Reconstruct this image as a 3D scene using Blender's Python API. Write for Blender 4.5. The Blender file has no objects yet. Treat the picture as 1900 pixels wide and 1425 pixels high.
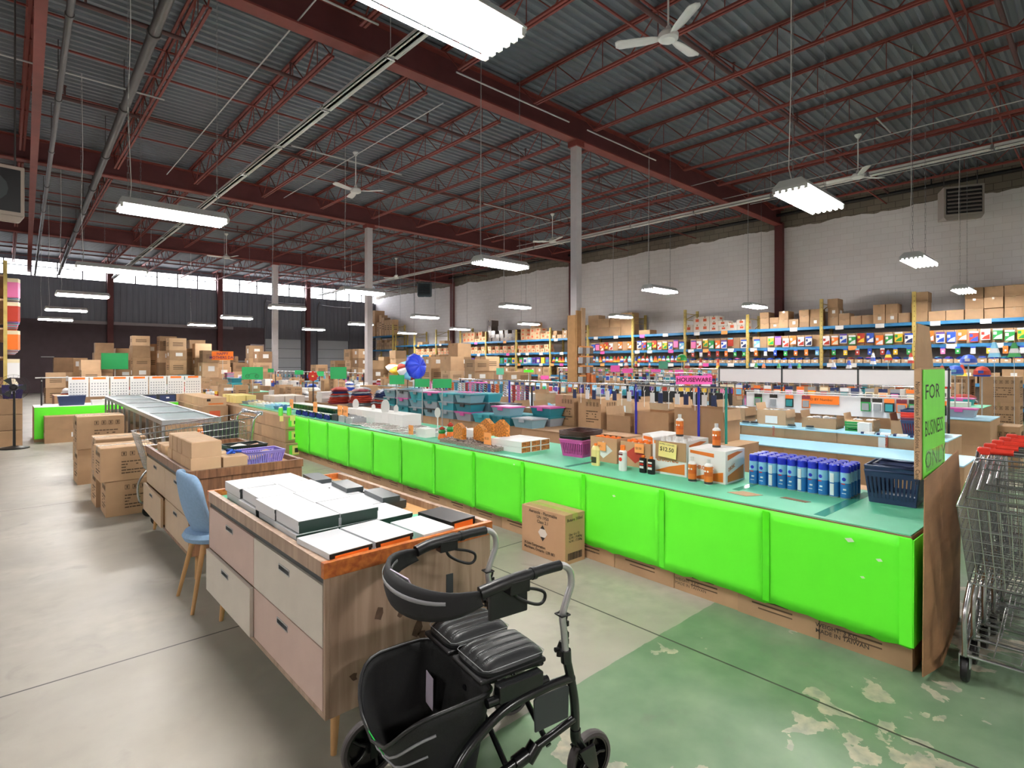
import bpy, math, random
from mathutils import Matrix, Vector
R = math.radians
rnd = random.Random(11)
S = bpy.context.scene
COL = S.collection

# ------------------------------------------------------------------ camera, world, exposure
EYE = 1.55
FPX = 1026.0
ALPHA = R(42.5)
cam_d = bpy.data.cameras.new('camera')
cam_d.sensor_width = 36.0
cam_d.lens = 36.0 * FPX / 1900.0
cam_d.shift_y = -37.5 / 1900.0
cam_d.clip_end = 200
cam = bpy.data.objects.new('camera', cam_d)
COL.objects.link(cam)
cam.location = (0, 0, EYE)
cam.rotation_euler = (R(90), 0, -ALPHA)
S.camera = cam

w = bpy.data.worlds.new('world'); S.world = w; w.use_nodes = True
bg = w.node_tree.nodes['Background']
bg.inputs[0].default_value = (0.93, 0.94, 1.0, 1)
bg.inputs[1].default_value = 6.0
TUBE_POWER = 46.0
S.view_settings.view_transform = 'Standard'
S.view_settings.look = 'None'
S.view_settings.exposure = 1.6
S.view_settings.gamma = 1.0
S.view_settings.use_curve_mapping = False

FW = (math.sin(ALPHA), math.cos(ALPHA)); RT = (math.cos(ALPHA), -math.sin(ALPHA))
def G(x, y, z=0.0):
    """world XY of the point seen at photo position x, y that lies at height z"""
    D = (EYE - z) * FPX / (y - 675.0); u = (x - 950.0) / FPX
    return D * (FW[0] + u * RT[0]), D * (FW[1] + u * RT[1])
def AD(x, y, D):
    u = (x - 950.0) / FPX
    return D * (FW[0] + u * RT[0]), D * (FW[1] + u * RT[1]), EYE - (y - 675.0) / FPX * D
def onX(x, X):
    """world Y where the photo column x crosses the plane X"""
    u = (x - 950.0) / FPX
    return X * (FW[1] + u * RT[1]) / (FW[0] + u * RT[0])

# ------------------------------------------------------------------ materials
def lin(h):
    if isinstance(h, str):
        c = [int(h[i:i+2], 16) / 255 for i in (0, 2, 4)]
    else: c = h
    return [x / 12.92 if x <= .04045 else ((x + .055) / 1.055) ** 2.4 for x in c] + [1]
MATS = {}
def mat(name, col, rough=.6, metal=0, var=0.0, nscale=8.0, bump=0.0, rand=0.0, alpha=1.0, trans=0.0, spec=.5, stretch=None, emit=0):
    if name in MATS: return MATS[name]
    m = bpy.data.materials.new(name); m.use_nodes = True
    nt = m.node_tree; b = nt.nodes['Principled BSDF']; L = nt.links
    c = lin(col)
    b.inputs['Base Color'].default_value = c
    b.inputs['Roughness'].default_value = rough
    b.inputs['Metallic'].default_value = metal
    b.inputs['Specular IOR Level'].default_value = spec
    if trans: b.inputs['Transmission Weight'].default_value = trans
    if alpha < 1: b.inputs['Alpha'].default_value = alpha
    if emit:
        b.inputs['Emission Color'].default_value = c; b.inputs['Emission Strength'].default_value = emit
    if var or bump:
        tc = nt.nodes.new('ShaderNodeTexCoord'); mp = nt.nodes.new('ShaderNodeMapping')
        if stretch: mp.inputs['Scale'].default_value = stretch
        L.new(tc.outputs['Object'], mp.inputs['Vector'])
        n = nt.nodes.new('ShaderNodeTexNoise'); n.inputs['Scale'].default_value = nscale
        n.inputs['Detail'].default_value = 4; L.new(mp.outputs[0], n.inputs['Vector'])
        if var:
            mx = nt.nodes.new('ShaderNodeMix'); mx.data_type = 'RGBA'
            mx.inputs[6].default_value = [x * (1 - var) for x in c[:3]] + [1]
            mx.inputs[7].default_value = [min(1, x * (1 + var)) for x in c[:3]] + [1]
            mr = nt.nodes.new('ShaderNodeMapRange'); mr.inputs[1].default_value = .3; mr.inputs[2].default_value = .7
            L.new(n.outputs[0], mr.inputs[0]); L.new(mr.outputs[0], mx.inputs[0])
            out = mx.outputs[2]
            L.new(out, b.inputs['Base Color'])
        if bump:
            bp = nt.nodes.new('ShaderNodeBump'); bp.inputs['Strength'].default_value = bump; bp.inputs['Distance'].default_value = .01
            L.new(n.outputs[0], bp.inputs['Height']); L.new(bp.outputs[0], b.inputs['Normal'])
    if rand:
        oi = nt.nodes.new('ShaderNodeObjectInfo'); hs = nt.nodes.new('ShaderNodeHueSaturation')
        mr2 = nt.nodes.new('ShaderNodeMapRange'); mr2.inputs[3].default_value = 1 - rand; mr2.inputs[4].default_value = 1 + rand
        L.new(oi.outputs['Random'], mr2.inputs[0]); L.new(mr2.outputs[0], hs.inputs['Value'])
        if b.inputs['Base Color'].is_linked:
            L.new(b.inputs['Base Color'].links[0].from_socket, hs.inputs['Color'])
        else: hs.inputs['Color'].default_value = c
        L.new(hs.outputs[0], b.inputs['Base Color'])
    MATS[name] = m
    return m
CARD = mat('cardboard', 'AE8D6B', .8, var=.08, nscale=5, rand=.16)
CARDL = mat('pale cardboard', 'C6A481', .8, var=.06, nscale=5, rand=.08)
CARDD = mat('dark cardboard', '8A6C50', .85, var=.1, nscale=5, rand=.12)
TAPE = mat('packing tape', 'A98F6C', .18, spec=.8)
INK = mat('black print', '2A241F', .7)
INKR = mat('red print', 'B43A2A', .7)
WHITE = mat('white paper', 'E8E8E6', .6)
WHITEM = mat('white enamel', 'D9D9D6', .4)
GREENP = mat('fluorescent green paper', '64FF2C', .55, var=.05, nscale=3)
GREENT = mat('green table covering', '63C9A0', .5, var=.1, nscale=2.5)
GREEND = mat('dark green card', '1E5A40', .5)
GREENS = mat('green poster board', '2FB467', .6)
ORANGE = mat('orange card', 'F57A1E', .6)
ORANGEL = mat('pale orange card', 'F5A55C', .6)
YELL = mat('pale yellow card', 'EFDD8C', .6)
PINK = mat('pink card', 'F25FB4', .6)
BLUEC = mat('light blue table covering', 'A0D4EA', .4, var=.05, nscale=3)
BLACK = mat('black plastic', '141416', .4)
BLACKS = mat('satin black metal', '101113', .25, metal=.0, spec=.7)
BLACKL = mat('black leatherette', '17191B', .42, bump=.05, nscale=250)
DARKG = mat('dark grey card', '33383A', .5)
CHROME = mat('bright steel wire', 'C8CACC', .22, metal=1)
ALU = mat('aluminium', 'BFC1C4', .35, metal=.9)
REDP = mat('red plastic', 'D8321E', .4)
NAVY = mat('navy plastic', '27375E', .4)
PURPLE = mat('lilac plastic', '8D7FCB', .4)
MAG = mat('magenta plastic', 'C9559F', .4)
BROWNP = mat('brown plastic', '4A2A26', .4)
TEALP = mat('teal plastic', '2D7F8C', .35)
BLUEP = mat('blue plastic', '2456C8', .35)
CLEARB = mat('cloudy blue plastic', '7FA6B4', .3, spec=.6)
CLEARV = mat('cloudy grey plastic', '9AA3AE', .3, spec=.6)
STEELY = mat('yellow painted steel', 'B9A35A', .55, var=.12)
STEELB = mat('blue painted steel', '2F78A8', .45, var=.1)
REDOX = mat('red oxide steel', '7C362E', .65, var=.12, nscale=3)
REDOXD = mat('dark red oxide steel', '5A2929', .65, var=.12, nscale=3)
PIPE = mat('dark steel pipe', '4A4746', .5, metal=.3)
CONDUIT = mat('pale conduit', 'B8B8B8', .4)
SAGE = mat('chair blue fabric', '86A6C6', .9, var=.06, nscale=60)
LWOOD = mat('pale wood', 'C79A66', .5, var=.12, nscale=6, stretch=(1, 1, .1))
PAL = {'red': 'C8322B', 'blue': '2A50B8', 'green': '2B9A4A', 'yellow': 'F0C63A', 'white': 'E8E8EA', 'black': '202226', 'orange': 'EE7A2C', 'pink': 'EE7FB8', 'purple': '5C3C9A', 'sky': '7CC0E0', 'navy': '22305C', 'maroon': '7A2A38', 'teal': '2E8F94', 'cream': 'E6D9B8', 'grey': '8E9296'}
PM = {k: mat(k + ' print', v, .5) for k, v in PAL.items()}
def wood(name, c1, c2, axis_scale):
    m = bpy.data.materials.new(name); m.use_nodes = True; nt = m.node_tree; b = nt.nodes['Principled BSDF']; L = nt.links
    tc = nt.nodes.new('ShaderNodeTexCoord'); mp = nt.nodes.new('ShaderNodeMapping'); mp.inputs['Scale'].default_value = axis_scale
    n = nt.nodes.new('ShaderNodeTexNoise'); n.inputs['Scale'].default_value = 3; n.inputs['Detail'].default_value = 8; n.inputs['Distortion'].default_value = .6
    r = nt.nodes.new('ShaderNodeValToRGB'); r.color_ramp.elements[0].position = .3; r.color_ramp.elements[1].position = .7
    r.color_ramp.elements[0].color = lin(c1); r.color_ramp.elements[1].color = lin(c2)
    L.new(tc.outputs['Object'], mp.inputs[0]); L.new(mp.outputs[0], n.inputs['Vector']); L.new(n.outputs[0], r.inputs[0]); L.new(r.outputs[0], b.inputs['Base Color'])
    b.inputs['Roughness'].default_value = .45
    MATS[name] = m; return m
WOODL = wood('greyed walnut laminate', '8F7561', 'B49A85', (9, 9, .8))
WOODD = wood('striped walnut laminate', '5A3A26', '94694A', (14, 14, 1.2))
OSB = wood('orange particle board edge', '9A4A1E', 'D07A34', (12, 12, 12))

# ------------------------------------------------------------------ mesh builder
class MB:
    def __init__(s): s.v = []; s.f = []; s.m = []; s.s = []
    def add(s, vs, fs, m=0, sm=False):
        k = len(s.v); s.v += [tuple(v) for v in vs]
        for f in fs: s.f.append([i + k for i in f]); s.m.append(m); s.s.append(sm)
        return s
    def box(s, x0, y0, z0, x1, y1, z1, m=0, M=None):
        vs = [(x0,y0,z0),(x1,y0,z0),(x1,y1,z0),(x0,y1,z0),(x0,y0,z1),(x1,y0,z1),(x1,y1,z1),(x0,y1,z1)]
        if M: vs = [M @ Vector(v) for v in vs]
        return s.add(vs, [(0,3,2,1),(4,5,6,7),(0,1,5,4),(1,2,6,5),(2,3,7,6),(3,0,4,7)], m)
    def cbox(s, c, d, m=0, M=None):
        return s.box(c[0]-d[0]/2, c[1]-d[1]/2, c[2]-d[2]/2, c[0]+d[0]/2, c[1]+d[1]/2, c[2]+d[2]/2, m, M)
    def frustum(s, x0, y0, x1, y1, z0, a0, b0, a1, b1, z1, m=0, top=True, bottom=True):
        vs = [(x0,y0,z0),(x1,y0,z0),(x1,y1,z0),(x0,y1,z0),(a0,b0,z1),(a1,b0,z1),(a1,b1,z1),(a0,b1,z1)]
        fs = [(0,1,5,4),(1,2,6,5),(2,3,7,6),(3,0,4,7)]
        if bottom: fs.append((0,3,2,1))
        if top: fs.append((4,5,6,7))
        return s.add(vs, fs, m)
    def cyl(s, p0, p1, r0, r1=None, n=10, m=0, caps=True, sm=True):
        p0 = Vector(p0); p1 = Vector(p1); r1 = r0 if r1 is None else r1
        d = (p1 - p0).normalized(); a = d.orthogonal().normalized(); b = d.cross(a)
        vs = []
        for p, r in ((p0, r0), (p1, r1)):
            for i in range(n):
                t = 2*math.pi*i/n; vs.append(p + a*(r*math.cos(t)) + b*(r*math.sin(t)))
        s.add(vs, [(i, (i+1) % n, n+(i+1) % n, n+i) for i in range(n)], m, sm)
        if caps: s.add(vs, [list(range(n))[::-1], list(range(n, 2*n))], m)
        return s
    def tube(s, pts, r, n=8, m=0, closed=False, rs=None):
        P = [Vector(p) for p in pts]; N = len(P); rings = []; a = None
        for i, p in enumerate(P):
            q0 = P[(i-1) % N] if (closed or i) else p; q1 = P[(i+1) % N] if (closed or i < N-1) else p
            d = (q1 - q0).normalized()
            if a is None: a = d.orthogonal().normalized()
            a = (a - d*a.dot(d)).normalized(); b = d.cross(a); rr = rs[i] if rs else r
            rings.append([p + a*(rr*math.cos(2*math.pi*k/n)) + b*(rr*math.sin(2*math.pi*k/n)) for k in range(n)])
        vs = [v for g in rings for v in g]; fs = []
        for i in range(N if closed else N-1):
            j = (i+1) % N
            fs += [(i*n+k, i*n+(k+1) % n, j*n+(k+1) % n, j*n+k) for k in range(n)]
        s.add(vs, fs, m, True)
        if not closed: s.add(rings[0], [list(range(n))[::-1]], m); s.add(rings[-1], [list(range(n))], m)
        return s
    def lathe(s, prof, c=(0,0,0), n=14, m=0, ms=None, M=None):
        vs = []
        for r, z in prof:
            for k in range(n):
                t = 2*math.pi*k/n; v = Vector((c[0]+r*math.cos(t), c[1]+r*math.sin(t), c[2]+z)); vs.append(M @ v if M else v)
        for i in range(len(prof)-1):
            s.add(vs[i*n:(i+2)*n], [(k, (k+1) % n, n+(k+1) % n, n+k) for k in range(n)], ms[i] if ms else m, True)
        if prof[0][0] > 1e-4: s.add(vs[:n], [list(range(n))[::-1]], ms[0] if ms else m)
        if prof[-1][0] > 1e-4: s.add(vs[-n:], [list(range(n))], ms[-1] if ms else m)
        return s
    def quad(s, pts, m=0): return s.add(pts, [tuple(range(len(pts)))], m)
    def slab(s, pts, th, m=0):
        """a flat sheet of given corner points with thickness th along its normal"""
        P = [Vector(p) for p in pts]; nrm = (P[1]-P[0]).cross(P[2]-P[0]).normalized()*th; n = len(P)
        fs = [tuple(range(n))[::-1], tuple(range(n, 2*n))] + [(i, (i+1) % n, n+(i+1) % n, n+i) for i in range(n)]
        return s.add(P + [p + nrm for p in P], fs, m)
    def mesh(s, name, mats):
        me = bpy.data.meshes.new(name); me.from_pydata(s.v, [], s.f)
        for x in (mats if isinstance(mats, (list, tuple)) else [mats]): me.materials.append(x)
        me.polygons.foreach_set('material_index', s.m); me.polygons.foreach_set('use_smooth', s.s); me.update()
        return me
    def build(s, name, mats, parent=None, bevel=0, **kw):
        o = bpy.data.objects.new(name, s.mesh(name, mats)); COL.objects.link(o)
        if parent: o.parent = parent
        if bevel:
            b = o.modifiers.new('bevel', 'BEVEL'); b.width = bevel; b.segments = 2; b.limit_method = 'ANGLE'; b.angle_limit = R(40)
        if kw: tag(o, **kw)
        return o
def tag(o, label=None, cat=None, group=None, kind=None, loc=None, rz=None):
    if label: o['label'] = label
    if cat: o['category'] = cat
    if group: o['group'] = group
    if kind: o['kind'] = kind
    if loc is not None: o.location = loc
    if rz is not None: o.rotation_euler[2] = rz
    return o
def empty(name, loc, rz=0, **kw):
    o = bpy.data.objects.new(name, None); o.empty_display_size = .1; COL.objects.link(o)
    o.location = loc; o.rotation_euler[2] = rz; return tag(o, **kw)
def obj(name, me, loc=(0,0,0), rz=0, parent=None, **kw):
    o = bpy.data.objects.new(name, me); COL.objects.link(o); o.location = loc; o.rotation_euler[2] = rz
    if parent: o.parent = parent
    return tag(o, **kw)
KIDS = {}
def copy_tree(o, parent=None):
    c = o.copy(); COL.objects.link(c)
    if parent: c.parent = parent
    for ch in list(o.children): copy_tree(ch, c)
    return c
def text(s, size, loc, rot, m, parent=None, name='printed_text', align='LEFT', bold=0.0, sx=1.0):
    cu = bpy.data.curves.new(name, 'FONT'); cu.body = s; cu.size = size; cu.align_x = align; cu.align_y = 'CENTER'
    cu.offset = bold; cu.space_line = 1.0; cu.resolution_u = 2
    cu.materials.append(m)
    o = bpy.data.objects.new(name, cu); COL.objects.link(o)
    o.location = loc; o.rotation_euler = rot; o.scale = (sx, 1, 1)
    if parent: o.parent = parent
    return o
FX = (R(90), 0, R(-90))     # text on a face looking towards -X
FY = (R(90), 0, 0)          # text on a face looking towards -Y
ORD = 'first second third fourth fifth sixth seventh eighth ninth tenth eleventh twelfth thirteenth fourteenth fifteenth sixteenth seventeenth eighteenth nineteenth twentieth'.split()
def nth(i):
    if i < 20: return ORD[i]
    t = ['twenty', 'thirty', 'forty', 'fifty', 'sixty', 'seventy', 'eighty', 'ninety']
    a, b = divmod(i + 1, 10)
    return (t[a-2] + '-' + ORD[b-1]) if b else t[a-2][:-1] + 'ieth'
# ------------------------------------------------------------------ the building
XW, YW = 21.2, 38.8            # inner faces of the block wall and the window wall
XL, YB = -7.0, -6.0
ZB, ZD = 6.65, 7.36            # underside of beams, underside of roof deck
BEAM_Y = [-1.75, 8.4, 18.55, 28.7]
def struct(o): o['kind'] = 'structure'; return o

def floor_mat():
    m = bpy.data.materials.new('concrete floor'); m.use_nodes = True; nt = m.node_tree; L = nt.links; b = nt.nodes['Principled BSDF']
    N = lambda t: nt.nodes.new('ShaderNode' + t)
    tc = N('TexCoord'); sep = N('SeparateXYZ'); L.new(tc.outputs['Object'], sep.inputs[0])
    def math_(op, a, b_=None, c=None):
        n = N('Math'); n.operation = op
        for i, v in enumerate((a, b_, c)):
            if v is None: continue
            if isinstance(v, (int, float)): n.inputs[i].default_value = v
            else: L.new(v, n.inputs[i])
        return n.outputs[0]
    def noise(sc, det=6, dist=0, vec=None):
        n = N('TexNoise'); n.inputs['Scale'].default_value = sc; n.inputs['Detail'].default_value = det; n.inputs['Distortion'].default_value = dist
        L.new(vec or tc.outputs['Object'], n.inputs['Vector']); return n.outputs[0]
    def mix(f, a, c):
        n = N('Mix'); n.data_type = 'RGBA'; L.new(f, n.inputs[0])
        for i, v in ((6, a), (7, c)):
            if isinstance(v, list): n.inputs[i].default_value = v
            else: L.new(v, n.inputs[i])
        return n.outputs[2]
    def ramp(v, a, c):
        n = N('MapRange'); n.inputs[1].default_value = a; n.inputs[2].default_value = c; L.new(v, n.inputs[0]); return n.outputs[0]
    x, y = sep.outputs[0], sep.outputs[1]
    base = mix(ramp(noise(.7, 8, .4), .35, .68), lin('8F8A80'), lin('B5AFA2'))
    base = mix(ramp(noise(9, 8), .3, .75), base, mix(ramp(noise(3), .3, .7), lin('A49E92'), lin('938E84')))
    # olive green paint inside the marked area, worn away in flakes
    n1 = noise(1.3, 10, .3); n2 = noise(7, 10, .5)
    wear = math_('ADD', math_('MULTIPLY', n1, .7), math_('MULTIPLY', n2, .3))
    edge = math_('ADD', y, math_('MULTIPLY', math_('SUBTRACT', n2, .5), .03))
    inY = math_('LESS_THAN', edge, 1.76); 
    inX = math_('GREATER_THAN', math_('ADD', x, math_('MULTIPLY', math_('SUBTRACT', n1, .5), 1.2)), .55)
    thr = math_('ADD', .548, math_('MULTIPLY', math_('GREATER_THAN', y, 1.0), .06))
    thr = math_('SUBTRACT', thr, math_('MULTIPLY', math_('LESS_THAN', x, 1.9), .035))
    keep = math_('LESS_THAN', wear, thr)
    pm = math_('MULTIPLY', math_('MULTIPLY', inY, inX), keep)
    paint = mix(ramp(noise(5, 6), .3, .7), lin('5F7A5E'), lin('768C70'))
    bare = math_('MULTIPLY', math_('MULTIPLY', inY, inX), math_('SUBTRACT', 1, keep))
    base = mix(bare, base, mix(ramp(noise(14), .35, .65), lin('BDB29C'), lin('8E9080')))
    base = mix(pm, base, paint)
    # black scuffs and spots
    sc = math_('MULTIPLY', ramp(noise(2.2, 10, 1.2), .62, .72), .35)
    base = mix(sc, base, lin('6A655E'))
    # saw-cut joints
    def joint(v, off, per):
        return math_('LESS_THAN', math_('ABSOLUTE', math_('SUBTRACT', math_('FLOORED_MODULO', math_('SUBTRACT', v, off - per/2), per), per/2)), .006)
    j = math_('MAXIMUM', joint(y, 3.5, 4.4), joint(x, 2.75, 4.6))
    base = mix(j, base, lin('3A3733'))
    L.new(base, b.inputs['Base Color'])
    rr = N('MapRange'); rr.inputs[3].default_value = .34; rr.inputs[4].default_value = .6; L.new(noise(1.7, 6, .5), rr.inputs[0]); L.new(rr.outputs[0], b.inputs['Roughness'])
    bp = N('Bump'); bp.inputs['Strength'].default_value = .08; bp.inputs['Distance'].default_value = .01; L.new(n2, bp.inputs['Height']); L.new(bp.outputs[0], b.inputs['Normal'])
    return m
struct(MB().box(XL-.2, YB-.2, -.2, XW+.2, YW+.2, 0).build('floor', floor_mat()))

def block_mat():
    m = bpy.data.materials.new('painted concrete block'); m.use_nodes = True; nt = m.node_tree; L = nt.links; b = nt.nodes['Principled BSDF']
    tc = nt.nodes.new('ShaderNodeTexCoord'); sep = nt.nodes.new('ShaderNodeSeparateXYZ'); L.new(tc.outputs['Object'], sep.inputs[0])
    cb = nt.nodes.new('ShaderNodeCombineXYZ'); L.new(sep.outputs[1], cb.inputs[0]); L.new(sep.outputs[2], cb.inputs[1])
    br = nt.nodes.new('ShaderNodeTexBrick'); br.inputs['Scale'].default_value = 1; br.inputs['Brick Width'].default_value = .4; br.inputs['Row Height'].default_value = .2; br.inputs['Mortar Size'].default_value = .006
    L.new(cb.outputs[0], br.inputs['Vector'])
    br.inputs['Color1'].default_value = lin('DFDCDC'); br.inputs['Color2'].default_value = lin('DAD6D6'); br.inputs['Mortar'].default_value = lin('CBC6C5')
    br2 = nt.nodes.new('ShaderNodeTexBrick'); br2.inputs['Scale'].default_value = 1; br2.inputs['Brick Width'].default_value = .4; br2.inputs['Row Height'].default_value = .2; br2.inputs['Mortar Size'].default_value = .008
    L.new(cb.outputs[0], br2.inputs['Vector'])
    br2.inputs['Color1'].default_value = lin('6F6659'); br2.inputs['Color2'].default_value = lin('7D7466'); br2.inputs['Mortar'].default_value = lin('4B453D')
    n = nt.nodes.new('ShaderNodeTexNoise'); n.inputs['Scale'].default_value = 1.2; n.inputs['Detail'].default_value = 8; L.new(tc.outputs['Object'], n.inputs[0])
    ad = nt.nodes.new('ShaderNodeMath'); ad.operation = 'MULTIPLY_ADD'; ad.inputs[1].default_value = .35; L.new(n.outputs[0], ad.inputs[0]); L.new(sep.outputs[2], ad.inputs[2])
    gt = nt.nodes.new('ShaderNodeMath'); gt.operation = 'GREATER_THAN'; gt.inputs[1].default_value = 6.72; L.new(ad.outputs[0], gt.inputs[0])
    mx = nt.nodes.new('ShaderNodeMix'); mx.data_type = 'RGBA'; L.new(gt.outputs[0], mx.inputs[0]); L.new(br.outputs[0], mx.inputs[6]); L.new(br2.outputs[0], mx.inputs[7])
    L.new(mx.outputs[2], b.inputs['Base Color']); b.inputs['Roughness'].default_value = .7
    return m
BLOCK = block_mat()
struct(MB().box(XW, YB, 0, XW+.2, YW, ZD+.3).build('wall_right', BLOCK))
struct(MB().box(XL-.2, YB, 0, XL, YW, ZD+.3).build('wall_left', mat('grey wall', '8F8B88', .8, var=.05)))
struct(MB().box(XL-.2, YB-.2, 0, XW+.2, YB, ZD+.3).build('wall_back', mat('grey wall', '8F8B88')))
# window wall
GPANEL = mat('dark grey metal siding', '62646D', .55, var=.12, nscale=2, stretch=(6, 6, .3))
BROWNW = mat('dark brown wall', '57494D', .8, var=.08, nscale=3)
fw = MB()
ZW0, ZW1 = 6.2, 7.08
fw.box(XL, YW, 3.95, XW, YW+.15, ZW0, 0)
fw.box(XL, YW, ZW1, XW, YW+.15, ZD+.3, 0)
fw.box(XL, YW-.05, 0, 12.85, YW+.15, 3.95, 1)
D1 = (12.95, 15.4); D2 = (16.6, 18.95); ZDOOR = 3.25
for a, b in ((12.85, D1[0]), (D1[1], D2[0]), (D2[1], XW)): fw.box(a, YW, 0, b, YW+.15, 3.95, 0)
for a, b in (D1, D2): fw.box(a, YW, ZDOOR, b, YW+.15, 3.95, 0)
x = XL + .2
while x < XW:
    fw.box(x, YW-.03, 3.95, x+.05, YW, ZW0, 0); x += .3
struct(fw.build('wall_far', [GPANEL, BROWNW]))
struct(MB().box(1.9, YW-.16, 3.78, 10.9, YW-.05, 3.95).build('trim_1', mat('pale steel angle', '8D8587', .5)))
GLASS = mat('window glass', 'FFFFFF', .02, alpha=.12)
FRAME = mat('dark window frame', '3A353C', .5)
xs = [XL, -1.3, 4.4, 10.1, 15.8, XW]
for i in range(5):
    a, b = xs[i] + (.15 if i else 0), xs[i+1] - .15
    m = MB(); n = max(2, round((b-a)/1.13)); zc = 6.72
    for k in range(n+1):
        xx = a + (b-a)*k/n; m.box(xx-.03, YW+.02, ZW0, xx+.03, YW+.1, ZW1)
    for z, t in ((ZW0, .05), (zc, .045), (ZW1-.05, .05)): m.box(a, YW+.02, z, b, YW+.1, z+t)
    wo = struct(m.build('window_%d' % (i+1), FRAME))
    struct(MB().box(a, YW+.055, ZW0, b, YW+.061, ZW1).build('window_glass', GLASS, wo))
for i, X in enumerate((-1.3, 4.4, 10.1, 15.8)):
    struct(MB().box(X-.14, YW-.3, 0, X+.14, YW-.05, ZD).build('trim_%d' % (i+2), REDOXD))
DOORM = mat('pale grey door panel', 'A7ABB0', .5)
for i, (a, b) in enumerate((D1, D2)):
    m = MB(); n = 5
    for k in range(n): m.box(a+.02, YW+.03, k*ZDOOR/n+.012, b-.02, YW+.09, (k+1)*ZDOOR/n-.012, 0)
    m.box(a, YW+.09, 0, b, YW+.12, ZDOOR, 1)
    d = struct(m.build('door_%d' % (i+1), [DOORM, BLACK]))
    t = MB()
    for X in (a-.06, b+.06):
        t.tube([(X, YW-.08, 0), (X, YW-.08, 5.6), (X, YW-.5, 6.0)], .035, 6)
    t.tube([(a-.06, YW-.4, 5.75), ((a+b)/2, YW-.42, 5.66), (b+.06, YW-.4, 5.7)], .03, 6)
    t.build('door_track', mat('galvanised steel', '7E7B80', .4, metal=.6), d)
# pilasters on the block wall
for i, Y in enumerate((8.4, 18.55, 28.7)):
    struct(MB().box(XW-.18, Y-.14, 0, XW, Y+.14, ZB+.1).build('trim_%d' % (i+6), REDOXD))

# roof deck: corrugated steel, ribs across the joists
m = MB(); y = YB; per = .19; hh = .045
vs = []; prof = []
while y < YW:
    prof += [(y, 0), (y+.06, 0), (y+.085, hh), (y+.165, hh)]; y += per
prof.append((y, 0))
xsd = [XL-.2, XW+.2]
vs = [(X, p[0], ZD+p[1]) for p in prof for X in xsd]
m.add(vs, [(2*i, 2*i+1, 2*i+3, 2*i+2) for i in range(len(prof)-1)])
m.box(XL-.2, YB-.2, ZD+.12, XW+.2, YW+.2, ZD+.25, 0)
struct(m.build('ceiling', mat('galvanised roof deck', '6A6F76', .55, metal=.0, var=.12, nscale=.6)))

# beams
def ibeam(m, y):
    m.box(XL, y-.13, ZB, XW, y+.13, ZB+.03, 0); m.box(XL, y-.01, ZB+.03, XW, y+.01, ZD-.14, 1); m.box(XL, y-.13, ZD-.14, XW, y+.13, ZD-.11, 0)
for Y in BEAM_Y:
    m = MB(); ibeam(m, Y)
    struct(m.build('roof_beam', [REDOX, REDOXD], label='deep red oxide steel roof beam crossing the hall', cat='beam', group='roof beams'))
# joists
def joist_mesh(length):
    m = MB(); zt, zb = ZD-.03, ZD-.62
    for sx in (-.035, .035):
        m.box(sx-.02, .05, zt-.04, sx+.02, length-.05, zt); m.box(sx-.02, .55, zb, sx+.02, length-.55, zb+.035)
    n = 8; p = (length-1.1)/n
    for k in range(n+1):
        y = .55 + k*p
        if k < n: m.tube([(0, y, zb+.02), (0, y+p/2, zt-.02), (0, y+p, zb+.02)], .013, 5)
        if k < n: m.cyl((0, y+p/2, zb+.02), (0, y+p/2, zt-.02), .008, n=4)
    m.tube([(0, .08, zt-.03), (0, .55, zb+.02)], .013, 5); m.tube([(0, length-.08, zt-.03), (0, length-.55, zb+.02)], .013, 5)
    return m.mesh('roof_joist', REDOX)
jm = joist_mesh(10.15); jm2 = joist_mesh(YW - 28.7); jm0 = joist_mesh(4.25)
for k in range(-7, 6):
    X = 9.7 + 1.88*k
    for Y in BEAM_Y:
        struct(obj('roof_joist', jm2 if Y > 28 else jm, (X, Y, 0), label='red open web roof joist under the steel deck', cat='joist', group='roof joists'))
    struct(obj('roof_joist', jm0, (X, YB, 0), label='red open web roof joist under the steel deck', cat='joist', group='roof joists'))
# bridging, one line per pair in each bay
bm = MB()
for Y in BEAM_Y:
    for f in (3.4, 6.8):
        bm.box(XL, Y+f-.015, ZD-.6, XW, Y+f+.015, ZD-.57); bm.box(XL, Y+f-.015, ZD-.08, XW, Y+f+.015, ZD-.05)
struct(bm.build('roof_bridging', REDOX, label='thin red bridging bars tying the roof joists together', cat='bridging'))
# sprinkler branches
for i, Y in enumerate([1.2, 4.9, 10.6, 14.6, 20.6, 24.6, 30.8, 34.8]):
    m = MB(); m.cyl((XL+.1, Y, ZD-.35), (XW-.45, Y, ZD-.35), .038, n=8); X = -2.2
    while X < XW-1:
        m.cyl((X, Y, ZD-.31), (X, Y, ZD-.12), .02, n=6); m.cyl((X, Y, ZD-.12), (X, Y, ZD-.09), .035, n=6); X += 3.1
    m.build('sprinkler_pipe', mat('red-brown sprinkler pipe', '5A3A38', .5), label='thin sprinkler pipe crossing under the roof deck, %s out from the carts' % nth(i), cat='pipe', group='sprinkler branch pipes')
m = MB(); m.cyl((XW-.35, YB+.2, 6.98), (XW-.35, YW-.3, 6.98), .06, n=8)
y = -4
while y < YW-1: m.cyl((XW-.35, y, 6.98), (XW-.35, y, ZD-.05), .02, n=6); y += 2.6
m.build('sprinkler_main_pipe', BLACK, label='black sprinkler main running along the top of the block wall', cat='pipe')
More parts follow.
